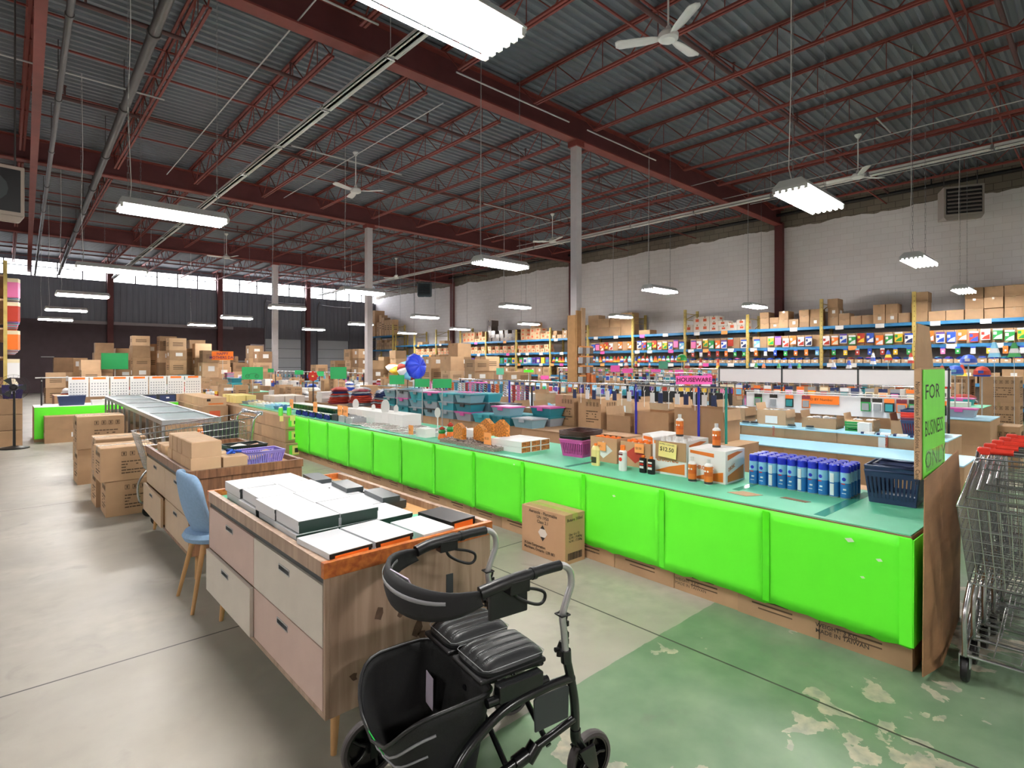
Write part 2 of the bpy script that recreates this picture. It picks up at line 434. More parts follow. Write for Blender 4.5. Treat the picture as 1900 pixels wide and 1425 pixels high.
# grey mains at the aisle
def pipe(p0, p1, r, lab, mt=PIPE):
    m = MB(); m.cyl(p0, p1, r, n=12); d = Vector(p1)-Vector(p0); L = d.length; k = 3.0
    while k < L:
        q = Vector(p0)+d*(k/L); m.cyl(q-d*(.04/L), q+d*(.04/L), r*1.25, n=12)
        h = q.copy(); m.cyl(h, (h.x, h.y, ZD), .008, n=5); k += 3.2
    m.build('overhead_pipe', mt, label=lab, cat='pipe')
pipe((1.40, -3, 6.45), (2.12, YW-.4, 6.4), .075, 'thick dark steel main pipe running overhead towards the window wall')
pipe((.42, -3, 6.3), (1.15, YW-.4, 6.25), .045, 'thinner dark pipe running overhead next to the thick main pipe')
struct(MB().box(.1, YB, 6.38, .24, YW, 6.44).box(.16, YB, 6.44, .18, YW, 6.6).box(.12, YB, 6.6, .22, YW, 6.63).build('overhead_rail', REDOX, rz=R(-1.1), label='red oxide steel rail running overhead towards the window wall', cat='rail'))
# white conduits across the bays
for i, (X0, X1, Y) in enumerate(((-3, 4.2, 7.6), (-3, 2.3, 12.6), (5.9, 8.9, 7.9), (9.5, 12.2, 7.9), (5.0, 8.0, 13.2), (3.3, 7.6, 19.6), (11.4, 14.5, 13.8), (13.5, 14.6, 3.4))):
    MB().cyl((X0, Y, ZD-.635), (X1, Y, ZD-.635), .016, n=6).build('conduit', CONDUIT, label='thin white conduit strip under the roof in the %s place from the left aisle' % nth(i), cat='conduit', group='white conduits')
for i, (X, Y0, Y1) in enumerate(((2.6, 0, 7.9), (3.25, 4, 17.5), (6.4, 9, 17.5), (14.7, -1, 17.8), (16.6, -1, 17.8), (17.8, -1, 8.0))):
    MB().cyl((X, Y0, ZD-.64), (X, Y1, ZD-.64), .012, n=6).build('conduit', CONDUIT, label='thin pale conduit line clipped along the roof joists, %s from the left aisle' % nth(i), cat='conduit', group='conduits along joists')

# columns
COLM = mat('white painted column', 'BDB7B8', .5, var=.04)
for i, (CX, Y) in enumerate(((9.7, 8.4), (9.85, 18.55), (10.05, 28.7))):
    s = .09 + .015*i
    m = MB(); m.box(CX-s, Y-s, 0, CX+s, Y+s, ZB-.12, 0); m.box(CX-s*1.5, Y-s*1.5, ZB-.12, CX+s*1.5, Y+s*1.5, ZB, 1); m.box(CX-.18, Y-.18, 0, CX+.18, Y+.18, .02, 1)
    struct(m.build('support_column', [COLM, REDOX], label='%s white steel column from the big cardboard wrapped one onwards' % nth(i), cat='column'))
# cardboard wrap and hanging goods of the near column
ORR = mat('terracotta paper roll', 'C2703C', .7, var=.1)
for i, (x, y, h) in enumerate(((9.93, 8.22, 1.45), (9.98, 8.12, 1.3))):
    MB().cyl((0, 0, 0), (.03, .04, h), .07, n=14).build('paper_roll', ORR, label='terracotta paper roll leaning by the wrapped column, %s' % ('taller' if i == 0 else 'shorter'), cat='roll', loc=(x, y, 0))
for i in range(14):
    m = MB(); m.box(-.06, -.015, -.17, .06, .015, 0, i % 2); m.box(-.06, -.017, -.03, .06, .017, .002, 2)
    m.build('bagged_item', [mat('clear bag', 'B9BCBE', .2, spec=.8), mat('brown bagged goods', '7A6452', .4), ORANGEL], label='small clear bag hanging on the wrapped column, %s row, %s' % (nth(i//4), ('near side', 'next', 'next but one', 'aisle side')[i % 4]), cat='bag', group='clear bags on the wrapped column', loc=(9.58+.125*(i % 4), 8.165, 1.95-.22*(i//4)))
wrp = empty('column_wrap', (9.7, 8.4, 0), label='tall brown cardboard sheets wrapped round the near white column', cat='cardboard')
MB().box(-.14, -.15, 0.02, .0, -.11, 2.76).box(-.15, -.11, .02, -.11, .13, 2.66).build('sheet', mat('wrap cardboard', 'A47B4F', .85, var=.1), wrp)
MB().box(.01, -.17, 0.02, .13, -.12, 2.83).build('sheet', CARDL, wrp)
MB().box(-.15, -.2, 1.62, .15, -.175, 1.7).build('price_strip', ORANGE, wrp)

# ------------------------------------------------------------------ fluorescent high-bay lamps
LZ = EYE + 1.95
TUBE = mat('lit fluorescent tube', 'FCF8F4', .5, emit=TUBE_POWER)
REFL = mat('white lamp housing', 'D5D8D8', .3)
CHAIN = mat('zinc chain', '8A8D90', .4, metal=.6)
def make_lamp():
    t = empty('high_bay_lamp', (0, 0, LZ))
    m = MB(); h = .61; d = .187
    m.frustum(-h, -d, h, d, 0.0, -h+.03, -d+.07, h-.03, d-.07, .085, 0, bottom=False)
    m.box(-h, -d, -.008, h, -d+.006, 0); m.box(-h, d-.006, -.008, h, d, 0)
    m.box(-h, -d+.006, -.03, -h+.012, d-.006, 0); m.box(h-.012, -d+.006, -.03, h, d-.006, 0)
    m.box(-h+.02, -d+.006, -.004, h-.02, d-.006, 0.0)
    m.build('housing', REFL, t)
    tb = MB().cyl((-.57, 0, 0), (.57, 0, 0), .0127, n=8, caps=False).mesh('tube', TUBE)
    ec = MB().box(-.6, -.016, -.035, -.572, .016, .02).mesh('tube_socket', WHITEM)
    for k in range(6):
        y = -.165 + .066*k
        o = obj('tube', tb, (0, y, -.05), parent=t); o2 = obj('tube_socket', ec, (0, y, -.02), parent=t); o3 = obj('tube_socket', ec, (1.172, y, -.02), parent=t)
    for sx in (-.5, .5):
        c = MB(); n = 46; zz = .08; H = (ZD - LZ - .08)/n
        for k in range(n):
            z0 = zz + k*H; a, b = (.010, 0) if k % 2 else (0, .010)
            c.tube([(sx-a, -b, z0-.006), (sx-a, -b, z0+H+.006), (sx+a, b, z0+H+.006), (sx+a, b, z0-.006)], .0024, 4, closed=True)
        c.build('hanging_chain', CHAIN, t)
    c = MB(); c.tube([(-.48, .02, .09), (-.46, .06, .25), (-.5, .02, 1.2), (-.47, .03, 2.2), (-.49, .0, ZD-LZ)], .005, 5)
    c.build('power_cable', WHITEM, t)
    return t
L0 = make_lamp()
def rowlab(c): return ('over the left aisle', 'over the middle tables', 'over the far tables', 'in front of the block wall rack', 'added out of view on the left')[c]
lx = {0: 1.62, 1: 7.1, 2: 12.7, 3: 18.6, 4: -3.9}  # last row is unseen, added to brighten the left floor and cabinet fronts
first = True
for c in range(5):
    for r in range(-1, 6 if c < 4 else 4):
        Y = (2.49, 2.42, 2.5, 2.7, 2.5)[c] + (5.75, 5.65, 5.6, 5.5, 5.75)[c]*r
        if (c, r) in ((1, 0),): X = 6.95
        else: X = lx[c] + (.1 if c and r > 2 else 0)
        o = L0 if first else copy_tree(L0); first = False
        o.location = (X, Y, LZ)
        if r >= 0: lab = 'lit hanging tube lamp %s, %s from camera' % (rowlab(c), nth(r))
        else: lab = 'lit hanging tube lamp %s, behind the camera' % rowlab(c)
        tag(o, lab, 'lamp', 'hanging high bay lamps')

# unlit continuous strip lights
def strip(X, z, Y0, Y1, lab):
    t = empty('strip_light', (X, 0, z), label=lab, cat='strip light', group='white strip lights')
    Y = Y0; k = 0
    while Y < Y1:
        m = MB(); m.box(-.055, Y+.02, 0, .055, Y+2.4, .06, 0); m.frustum(-.1, Y+.02, .1, Y+2.4, -.035, -.055, Y+.02, .055, Y+2.4, 0, 0, bottom=False)
        for s in (-.045, .045): m.cyl((s, Y+.05, -.035), (s, Y+2.37, -.035), .013, n=6, m=0)
        m.box(-.06, Y-.02, -.05, .06, Y+.02, .07, 1)
        m.build('light_section', [WHITEM, ALU], t); Y += 2.44
    m = MB(); Y = Y0
    while Y < Y1: m.cyl((0, Y, .06), (0, Y, ZD-z), .006, n=5); Y += 4.88
    m.build('hanger_rod', CONDUIT, t)
strip(4.5, 6.42, -2, 38, 'white unlit strip light run hanging over the counters and passing the nearest lamp')
strip(16.4, 6.42, -3, 38, 'white unlit strip light run hanging closer to the block wall')

# ceiling fans
def make_fan():
    t = empty('ceiling_fan', (0, 0, 0))
    MB().lathe([(.0, .98), (.075, .98), (.07, .96), (.03, .9), (.013, .89)], n=14).build('ceiling_cup', WHITEM, t)
    MB().cyl((0, 0, .1), (0, 0, .92), .013, n=8).build('rod', WHITEM, t)
    MB().lathe([(.015, .16), (.03, .15), (.045, .09), (.11, .07), (.135, .035), (.13, -.02), (.09, -.045), (0, -.05)], n=20).build('motor', WHITEM, t)
    for k in range(3):
        m = MB(); a = R(120*k); M = Matrix.Rotation(a, 4, 'Z')
        prof = [(.1, .03, 0), (.2, .06, 0), (.3, .075, -.0), (.62, .085, .01), (.66, .08, .012), (.70, .045, .014)]
        top = []; bot = []
        vs = []
        for r, hw, z in prof:
            for sx, tilt in ((-hw, -.012), (-hw*.3, .004), (hw*.3, .006), (hw, .014)):
                vs.append(M @ Vector((r, sx, z+tilt)))
        n = len(prof); fs = [(4*i+j, 4*i+j+1, 4*i+j+5, 4*i+j+4) for i in range(n-1) for j in range(3)]
        m.add(vs, fs, 0, True)
        o = m.build('blade', WHITEM, t); md = o.modifiers.new('solid', 'SOLIDIFY'); md.thickness = .006
    return t
F0 = make_fan(); first = True
for (px, py, z, yaw, lab) in ((1240, 70, 5.9, 0, 'large white three blade ceiling fan nearest the camera'), (660, 355, 5.9, 77, 'white three blade ceiling fan beside the bare middle roof bay'),
        (1592, 328, 5.9, 90, 'white three blade ceiling fan behind the lamp near the heater'), (1025, 448, 5.9, 10, 'white ceiling fan just left of the near column'),
        (420, 478, 5.9, 50, 'white ceiling fan over the left far area'), (735, 515, 5.9, 0, 'small looking white ceiling fan near the far strip light')):
    o = F0 if first else copy_tree(F0); first = False
    D = (z-EYE)*FPX/(675-py); X, Y, _ = AD(px, py, D); o.location = (X, Y, z); o.rotation_euler[2] = R(yaw); tag(o, lab, 'fan', 'ceiling fans')

# unit heaters
def heater(name, loc, rz, s, colr, lab, louvre):
    t = empty(name, loc, rz, label=lab, cat='heater')
    m = MB(); m.box(-.42*s, -.3*s, 0, .42*s, .3*s, .78*s, 0); m.frustum(-.36*s, -.3*s, .36*s, -.26*s, -.1*s, -.42*s, -.3*s, .42*s, .3*s, 0, 0)
    m.build('case', colr, t, bevel=.01)
    m = MB(); m.box(-.37*s, -.31*s, .06*s, .37*s, -.3*s, .72*s, 1)
    if louvre:
        for k in range(6):
            z = (.1 + .1*k)*s; m.slab([(-.35*s, -.36*s, z), (.35*s, -.36*s, z), (.35*s, -.31*s, z+.05*s), (-.35*s, -.31*s, z+.05*s)], .006, 0)
    m.build('louvre', [colr, BLACK], t)
    if not louvre: MB().lathe([(.0, 0), (.05*s, .01), (.2*s, .02), (.22*s, .03)], M=Matrix.Translation((0, -.32*s, .4*s)) @ Matrix.Rotation(R(90), 4, 'X')).build('fan', DARKG, t)
    m = MB(); 
    for a in (-.35*s, .35*s): m.cyl((a, 0, .78*s), (a, 0, ZD-loc[2]), .012, n=6)
    m.build('hanger_rod', PIPE, t)
X, Y, z = AD(1779, 405, 19.0); heater('unit_heater', (20.3, onX(1782, 20.3), 5.75), R(-68), 1.1, mat('beige heater steel', '9B948C', .5), 'beige louvred unit heater high on the block wall at the cart end', True)
X, Y, z = AD(788, 553, 31); heater('unit_heater', (X, Y, 5.35), R(-40), .9, mat('blue grey heater steel', '3E5058', .5), 'small dark blue-grey unit heater high near the far wall corner', True)
heater('unit_heater', (-.22, 11.3, 3.75), R(8), .95, mat('tan heater steel', '9A8C82', .5), 'tan unit heater with dark fan hanging high in the left corner', False)
# ------------------------------------------------------------------ drawer cabinets
def cabinet(loc, L, W, lab, wend, wrim, rimend, cols, pulled, rz=0):
    H = .786
    t = empty('drawer_cabinet', loc, rz, label=lab, cat='cabinet')
    m = MB(); m.box(.02, 0, .176, W-.0, .02, .725, 0); m.box(.02, L-.02, .176, W, L, .725, 0); m.box(.02, .02, .176, W, L-.02, .2, 0)
    m.box(W-.02, .02, .2, W, L-.02, .725, 0); m.box(.03, L/2-.01, .2, W-.02, L/2+.01, .725, 0)
    m.box(0, 0, .176, .02, L, .2, 2); m.box(0, 0, .2, .02, .018, .725, 2); m.box(0, L-.018, .2, .02, L, .725, 2)
    m.box(0.005, .018, .695, .02, L-.018, .725, 1)
    m.build('body', [wend, DARKG, wrim], t, bevel=.002)
    m = MB(); m.box(-.008, -.008, .725, W+.008, .02, H, 1); m.box(-.008, L-.02, .725, W+.008, L+.008, H, 1)
    m.box(-.008, .02, .725, .022, L-.02, H, 0); m.box(W-.022, .02, .725, W+.008, L-.02, H, 0)
    m.build('top_rim', [wrim, rimend], t, bevel=.0015)
    MB().box(.022, .02, .725, W-.022, L-.02, .748, 0).box(.022, .02, .748, W*.72, L-.02, .750, 1).build('top_panel', [LWOOD, GREENT], t)
    h0, h1 = .205, .692; mid = (h0+h1)/2 + .0
    k = 0
    for ci, (a, b) in enumerate(((.02, L/2-.003), (L/2+.003, L-.02))):
        for ri, (z0, z1) in enumerate(((h0, mid-.003), (mid+.003, h1))):
            out = (.018 if W > .81 else .028) if (ci, ri) == pulled else 0
            d = MB(); x = -out; y0, y1 = a, b; yc = (a+b)/2 + (.02 if ri == 0 else 0); hw, hh = .062, .026; zt = z1-.035
            # front with a recessed pull slot
            d.box(x-.002, y0, z0, x+.016, yc-hw, z1, 0); d.box(x-.002, yc+hw, z0, x+.016, y1, z1, 0)
            d.box(x-.002, yc-hw, z0, x+.016, yc+hw, zt-hh, 0); d.box(x-.002, yc-hw, zt, x+.016, yc+hw, z1, 0)
            if out: d.box(x+.016, y0+.01, z0+.02, .35, y1-.01, z1-.02, 1)
            fr = d.build('drawer', [cols[k], LWOOD], t)
            pl = MB(); pl.box(x+.012, yc-hw, zt-hh, x+.016, yc+hw, zt, 1)
            for (p, q, r_, s_) in ((yc-hw, yc+hw, zt-.004, zt+.002), (yc-hw, yc+hw, zt-hh-.002, zt-hh+.003), (yc-hw-.002, yc-hw+.003, zt-hh, zt), (yc+hw-.003, yc+hw+.002, zt-hh, zt)):
                pl.box(x-.004, p, r_, x+.012, q, s_, 0)
            pl.build('recessed_pull', [ALU, BLACK], fr); k += 1
    for sx, sy in ((.07, .06), (W-.07, .06), (.07, L-.06), (W-.07, L-.06)):
        MB().cyl((sx, sy, .176), (sx+(-.015 if sx < W/2 else .015), sy+(-.015 if sy < L/2 else .015), 0), .02, .012, n=10).build('leg', LWOOD, t)
    return t
PK = mat('dusty pink laminate', 'C9AFA4', .5, var=.03); CR = mat('cream laminate', 'CFC7BB', .5, var=.03); BG = mat('beige laminate', 'B9A084', .45, var=.04)
c1 = cabinet((.905, 2.05, 0), 1.64, .83, 'walnut cabinet with pink and cream drawers under the white boxes', WOODL, WOODL, OSB, [PK, CR, CR, PK], (1, 0))
# scuffs on the end panel
m = MB()
for (x, z, s) in ((.23, .52, .05), (.33, .49, .04), (.42, .40, .06), (.44, .36, .05), (.12, .30, .04), (.5, .5, .03)):
    n = 7; P = [(x+s*rnd.uniform(.2, .6)*math.cos(6.28*i/n), -.0008, z+s*rnd.uniform(.3, .8)*math.sin(6.28*i/n)) for i in range(n)]
    MB().slab(P[::-1], .0006).build('scuff_mark', mat('dark scuffed board', '5F4838', .8, var=.3, nscale=40), c1)
c2 = cabinet((.96, 4.43, 0), 1.69, .80, 'walnut cabinet with beige drawers under the small brown cartons', WOODD, WOODD, WOODD, [BG, BG, BG, BG], (1, 0), R(-.5))

# ------------------------------------------------------------------ shallow product boxes on the near cabinet
def lidbox(name, W, L, H, x, y, z, rz, lid, base, lab, grp, band=None, cat='box', tilt=None):
    t = empty(name, (x, y, z), R(rz), label=lab, cat=cat, group=grp)
    if tilt: t.rotation_euler[0] = R(tilt[0]); t.rotation_euler[1] = R(tilt[1])
    MB().box(.003, .003, 0, W-.003, L-.003, H*.92).build('tray', base, t)
    m = MB(); th = .0025; z0 = H*.42 if base is not lid else H*.1
    m.box(0, 0, H-th, W, L, H); m.box(0, 0, z0 + H*.25, W, th, H-th, 1); m.box(0, L-th, z0, W, L, H-th); m.box(0, th, .004, th, L-th, H-th); m.box(W-th, th, .004, W, L-th, H-th)
    m.build('lid', [lid, base], t)
    if band: MB().box(W*.12, -.001, H*.2, W*.9, .0, H*.78).build('orange_label', band, t)
    return t
def place_lid(i): pass
bw, bl, bh = .188, .275, .056
LIDW = mat('white box lid', 'D6D8DC', .4); rowsl = ['row nearest the orange labelled boxes', 'second row from the orange labelled boxes', 'third row from the orange labelled boxes', 'back row by the blue chair']
colsl = ['drawer side', 'middle', 'aisle side']
z0 = .751
for r in range(4):
    for c in range(3):
        for l in range(2):
            if c == 2 and l == 1 and r != 9: continue
            if r == 0 and c == 2 and l: continue
            x = .93 + c*(bw+.004) + (0.012 if (r+l) % 2 else 0) + r*.006; y = 2.40 + r*(bl+.006) + rnd.uniform(-.004, .004) - (.03 if c == 2 else 0)
            lidbox('shallow_box', bw, bl, bh, x, y, z0 + l*bh, rnd.uniform(-1.5, .6)+(1.5 if c == 2 else 0), LIDW, DARKG if r else DARKG if c == 9 else DARKG if r else mat('deep green tray', '1E3A30', .4),
                   'white lidded box, %s layer, %s, %s' % (('lower', 'top')[l], colsl[c], rowsl[r]), 'white lidded boxes on the walnut cabinet')
for i, (x, rr) in enumerate(((.93, 3), (1.135, 4))):
    lidbox('shallow_box', .19, .29, .058, x, 2.065+.01*i, .751, rr, LIDW, BLACK, 'white lidded box with black front and orange label, %s' % ('at the drawer corner' if i == 0 else 'second from the drawer corner'), 'orange labelled white boxes', ORANGE)
lidbox('shallow_box', .17, .27, .045, 1.36, 2.06, .751, 2, LIDW, LIDW, 'low white box beside the maroon one behind the walker handle', None)
lidbox('shallow_box', .15, .26, .05, 1.555, 2.12, .751, 4, BLACK, BLACK, 'black box with orange label by the far handle of the walker', None, ORANGE)
GB = mat('charcoal box', '3A4245', .35)
for i, (x, y) in enumerate(((1.54, 2.66), (1.5, 3.0), (1.46, 3.34))):
    lidbox('slim_box', .10, .25, .045, x, y, .751, -2, GB, GB, 'charcoal slim box lying flat under its pair, %s pair from the camera' % nth(i), 'charcoal slim boxes')
    lidbox('slim_box', .10, .25, .035, x-.055, y-.02, .752+.046, -5, GB, GB, 'charcoal slim box leaning on its pair, %s pair from the camera' % nth(i), 'charcoal slim boxes')
MB().slab([(1.35, 2.35, .752), (1.6, 2.3, .752), (1.62, 2.5, .752), (1.38, 2.56, .752)], .002).build('green_sheet', GREENT, label='mint green paper sheet lying on the walnut cabinet top', cat='paper')

# ------------------------------------------------------------------ cartons
CM = {}
def carton_mesh(w_, d, h, tape=True, prints=0, body=CARD, seed=0, opened=False):
    key = (round(w_, 3), round(d, 3), round(h, 3), tape, prints, body.name, seed, opened)
    if key in CM: return CM[key]
    m = MB(); e = .0015
    if opened:
        t = .006
        m.box(0, 0, 0, w_, t, h); m.box(0, d-t, 0, w_, d, h); m.box(0, t, 0, t, d-t, h); m.box(w_-t, t, 0, w_, d-t, h); m.box(t, t, 0, w_-t, d-t, h*.35)
        f = min(w_, d)*.4
        m.slab([(0, 0, h), (w_, 0, h), (w_, -f*.12, h-f*.8), (0, -f*.12, h-f*.8)], .005)
        m.slab([(0, d, h), (0, d+f*.12, h+f*.7), (w_, d+f*.12, h+f*.7), (w_, d, h)], .005)
    else:
        c = min(.006, w_*.03)
        m.box(0, 0, 0, w_, d, h-c); m.frustum(0, 0, w_, d, h-c, c, c, w_-c, d-c, h, 0, bottom=False)
        if tape:
            a = .03 if w_ > .2 else w_*.13
            m.box(-e, d/2-a, h*.8, 0, d/2+a, h, 1); m.box(w_, d/2-a, h*.8, w_+e, d/2+a, h, 1); m.box(0, d/2-a, h, w_, d/2+a, h+e, 1)
            m.box(c, d/2-.0015, h+e, w_-c, d/2+.0015, h+e*1.4, 2)
    if prints:
        q = random.Random(seed+prints)
        if prints == 1:     # handling symbols and lines of print, -Y and -X faces
            for ax in (0, 1):
                W = w_ if ax == 0 else d
                def P(a, z, b, z1, mi=2):
                    if ax == 0: m.box(a*W, -e, z*h, b*W, 0, z1*h, mi)
                    else: m.box(-e, (1-b)*W, z*h, 0, (1-a)*W, z1*h, mi)
                for k in range(4):
                    a = .36+.15*k; P(a, .73, a+.09, .745); P(a, .84, a+.09, .855); P(a, .73, a+.008, .855); P(a+.082, .73, a+.09, .855); P(a+.03, .76, a+.06, .83)
                for k, (a, b) in enumerate(((.36, .86), (.36, .47), (.36, .44), (.36, .9), (.36, .7))):
                    z = .54-.085*k; xx = a
                    while xx < b: ww = q.uniform(.03, .09); P(xx, z, min(b, xx+ww), z+.035); xx += ww+.012
                P(.62, .455, .66, .49); P(.74, .455, .8, .49); P(.74, .37, .8, .405)
        elif prints == 2:   # a red-orange patch on both visible faces
            m.box(w_*.3, -e, h*.35, w_*.7, 0, h*.72, 3); m.box(-e, d*.3, h*.35, 0, d*.7, h*.72, 3)
        elif prints == 3:   # white shipping label
            m.box(w_*.35, -e, h*.4, w_*.75, 0, h*.75, 4); m.box(-e, d*.3, h*.4, 0, d*.6, h*.75, 4)
        elif prints == 4:
            for k in range(3): m.box(w_*.2, -e, h*(.6-.12*k), w_*.8, 0, h*(.65-.12*k), 2); m.box(-e, d*.2, h*(.6-.12*k), 0, d*.8, h*(.65-.12*k), 2)
    CM[key] = m.mesh('carton', [body, TAPE, mat('faded brown print', '5A4632', .8), mat('red orange label', 'CF5B35', .6), WHITE]); return CM[key]
def carton(x, y, z, w_, d, h, lab, rz=0, grp=None, name='carton', **k):
    return obj(name, carton_mesh(w_, d, h, **k), (x, y, z), R(rz), label=lab, cat='carton', group=grp)

# large cartons beside the left aisle
tall = [(.745, 6.86, .44, .46, .36, 0, 'bottom carton at the aisle corner behind the beige cabinet'),
        (.70, 6.84, .48, .5, .34, .361, 'printed carton on top of the pair at the aisle corner'),
        (.72, 7.42, .40, .44, .37, 0, 'carton low in the second stack along the left aisle'),
        (.72, 7.42, .46, .48, .36, .371, 'carton on top of the second stack along the left aisle'),
        (.80, 8.10, .42, .5, .34, 0, 'carton at the foot of the third stack along the aisle'),
        (.68, 8.95, .5, .5, .45, 0, 'carton under the square one in front of the display case'),
        (.67, 8.93, .5, .5, .42, .451, 'square carton topping the stack beside the display case'),
        (.80, 10.9, .36, .5, .72, 0, 'tall narrow carton standing past the aisle stacks')]
for (x, y, w_, d, h, z, lab) in tall:
    o = carton(x, y, z, w_, d, h, lab, prints=1, seed=len(lab), name='shipping_carton', rz=rnd.uniform(-1.5, 1.5), tape=False)
    m = MB(); m.box(-.0015, d/2-.03, h*.8, 0, d/2+.03, h).box(0, d/2-.03, h, w_, d/2+.03, h+.0015); m.build('packing_tape', TAPE, o)
    MB().box(.004, d/2-.0012, h+.0015, w_-.004, d/2+.0012, h+.002).build('flap_seam', mat('faded brown print', '5A4632'), o)

# small brown cartons on the second cabinet
k = 0
for c in range(5):
    for l in range(2):
        x, y = .985, 4.5+.155*c
        if l == 1 and c > 4: continue
        carton(x+.005*l, y, .751+l*.115, .2, .15, .115, 'small plain brown carton, %s layer, %s from the chair' % (('lower', 'upper')[l], nth(c)), grp='small cartons on the second cabinet', tape=False, body=CARDL, name='small_carton', rz=rnd.uniform(-2, 2))
for i, (x, y) in enumerate(((1.20, 4.5), (1.0, 5.45), (1.0, 5.62), (1.2, 4.70))):
    carton(x, y, .751, .17, .15, .10, 'low plain brown carton %s' % ('next to the lilac basket', 'behind the small carton block', 'at the cart end of the beige cabinet', 'behind the one by the lilac basket')[i], tape=False, body=CARDL, name='small_carton')
# blue plastic gloves on a carton
m = MB()
for k in range(7): a = .5*k; m.tube([(1.25+.01*k, 4.6, .862), (1.27+.02*math.cos(a), 4.6+.03*math.sin(a), .885), (1.30+.01*k, 4.62, .866)], .010, 6)
m.build('rubber_gloves', BLUEP, label='crumpled dark blue rubber gloves on a small brown carton', cat='gloves')

# ------------------------------------------------------------------ baskets
def basket_mesh(W, L, H, th=.004, m_=0):
    """slotted tub tapering towards the base, origin at its middle"""
    m = MB(); b = .84
    def wall(p0, p1, q0, q1, n):
        # p bottom corners, q top corners; slots between bars
        P = lambda a, t: (Vector(p0).lerp(Vector(p1), a)).lerp(Vector(q0).lerp(Vector(q1), a), t)
        for t0, t1 in ((0, .16), (.82, 1)): m.slab([P(0, t0), P(1, t0), P(1, t1), P(0, t1)], th, m_)
        for i in range(n+1):
            a = i/n; hw = .28/n; a0, a1 = max(0, a-hw), min(1, a+hw); m.slab([P(a0, .16), P(a1, .16), P(a1, .82), P(a0, .82)], th, m_)
    w0, l0, w1, l1 = W*b/2, L*b/2, W/2, L/2
    B = [(-w0, -l0, 0), (w0, -l0, 0), (w0, l0, 0), (-w0, l0, 0)]; T = [(-w1, -l1, H), (w1, -l1, H), (w1, l1, H), (-w1, l1, H)]
    for i in range(4): j = (i+1) % 4; wall(B[i], B[j], T[i], T[j], 16 if i % 2 == 0 else 12)
    m.box(-w0, -l0, 0, w0, l0, .005, m_)
    r = .012
    m.tube([(-w1, -l1, H), (w1, -l1, H), (w1, l1, H), (-w1, l1, H)], r*.6, 6, m_, closed=True)
    return m
def basket(x, y, z, W, L, H, rz, mt, lab, name='plastic_basket', grp=None, handle=None, inside=None):
    t = empty(name, (x, y, z), R(rz), label=lab, cat='basket', group=grp)
    basket_mesh(W, L, H).build('tub', mt, t)
    if handle:
        for s in (-1, 1): MB().tube([(-W/2, s*.02, H), (-W/2+.03, s*(L/2-.04), H+.012), (W/2-.03, s*(L/2-.04), H+.012), (W/2, s*.02, H)], .005, 6).build('handle', handle, t)
    return t
x, y = G(487, 862, .751)
basket(1.52, 4.66, .751, .30, .22, .105, 2, PURPLE, 'lilac slotted basket on the beige cabinet')
basket(1.53, 5.12, .751, .30, .24, .10, 4, mat('black green plastic', '14201E', .4), 'black slotted basket behind the lilac one')
for i, (x, y, rz, mt, lab) in enumerate(((1.5, 4.66, 12, CARDL, 'brown card'), (1.55, 5.12, -8, mat('pinkish paper', 'D9A793', .7), 'pinkish paper'), (1.45, 5.16, 20, WHITE, 'white paper'))):
    MB().slab([(-.1, -.05, .03), (.1, -.05, .07), (.1, .05, .08), (-.1, .05, .04)], .003).build('loose_sheet', mt, label='%s lying in the %s basket' % (lab, 'lilac' if i == 0 else 'black'), cat='paper', loc=(x, y, .765), rz=R(rz))

# ------------------------------------------------------------------ upholstered chair
ch = empty('shell_chair', (1.05, 4.04, 0), 0, label='light blue upholstered shell chair between the two cabinets', cat='chair')
m = MB(); nu, nv = 10, 12; vs = []
for j in range(nv+1):
    v = j/nv
    for i in range(nu+1):
        u = i/nu*2-1; hw = .10 + .13*math.sin(min(1, v*1.35)*math.pi/2)
        if v > .85: hw *= 1-.35*((v-.85)/.15)**2
        x = -.19 - .04*v + .10*(u*u)*(1-.35*v) + .10*(1-v)**3; z = .40 + .47*v - .02*u*u*v
        vs.append((x, u*hw, z))
m.add(vs, [((nu+1)*j+i, (nu+1)*j+i+1, (nu+1)*(j+1)+i+1, (nu+1)*(j+1)+i) for j in range(nv) for i in range(nu)], 0, True)
o = m.build('backrest', SAGE, ch); md = o.modifiers.new('thick', 'SOLIDIFY'); md.thickness = .035; md.offset = 0; md2 = o.modifiers.new('sub', 'SUBSURF'); md2.levels = md2.render_levels = 1
m = MB(); n = 20
m.lathe([(0, .395), (.14, .395), (.2, .41), (.215, .44), (.2, .465), (.12, .475), (0, .475)], n=24); m.build('seat', SAGE, ch)
for sx, sy in ((-1, -1), (1, -1), (1, 1), (-1, 1)): MB().cyl((sx*.12, sy*.12, .4), (sx*.2, sy*.19, 0), .017, .011, n=10).build('leg', LWOOD, ch)

# ------------------------------------------------------------------ glass topped display case
dc = empty('display_case', (1.22, 6.80, 0), R(-1.4), label='long aluminium framed display case with glass top panels', cat='display case')
LW, LL, LH = .57, 5.9, .95
m = MB()
for a, b in ((0, .04), (LW-.04, LW)): m.box(a, 0, LH-.05, b, LL, LH)
for k in range(6):
    y = k*(LL-.04)/5; m.box(.04, y, LH-.05, LW-.04, y+.045, LH)
for x in (0, LW-.025):
    for k in range(12):
        y = k*(LL-.03)/11; m.box(x, y, .05, x+.025, y+.03, LH-.05)
m.box(0, 0, 0, LW, LL, .05)
m.build('frame', ALU, dc)
m = MB()
for k in range(5):
    y = k*(LL-.04)/5+.045; m.box(.04, y, LH-.02, LW-.04, y+LL/5-.055, LH-.014)
m.build('glass_top', mat('grey green glass', '4C6062', .4, spec=.3, var=.15, nscale=20), dc)
MB().box(.03, .03, .05, LW-.03, LL-.03, LH-.25).build('back_panel', mat('kraft lining', '9A7B5B', .7, var=.25, nscale=3), dc)
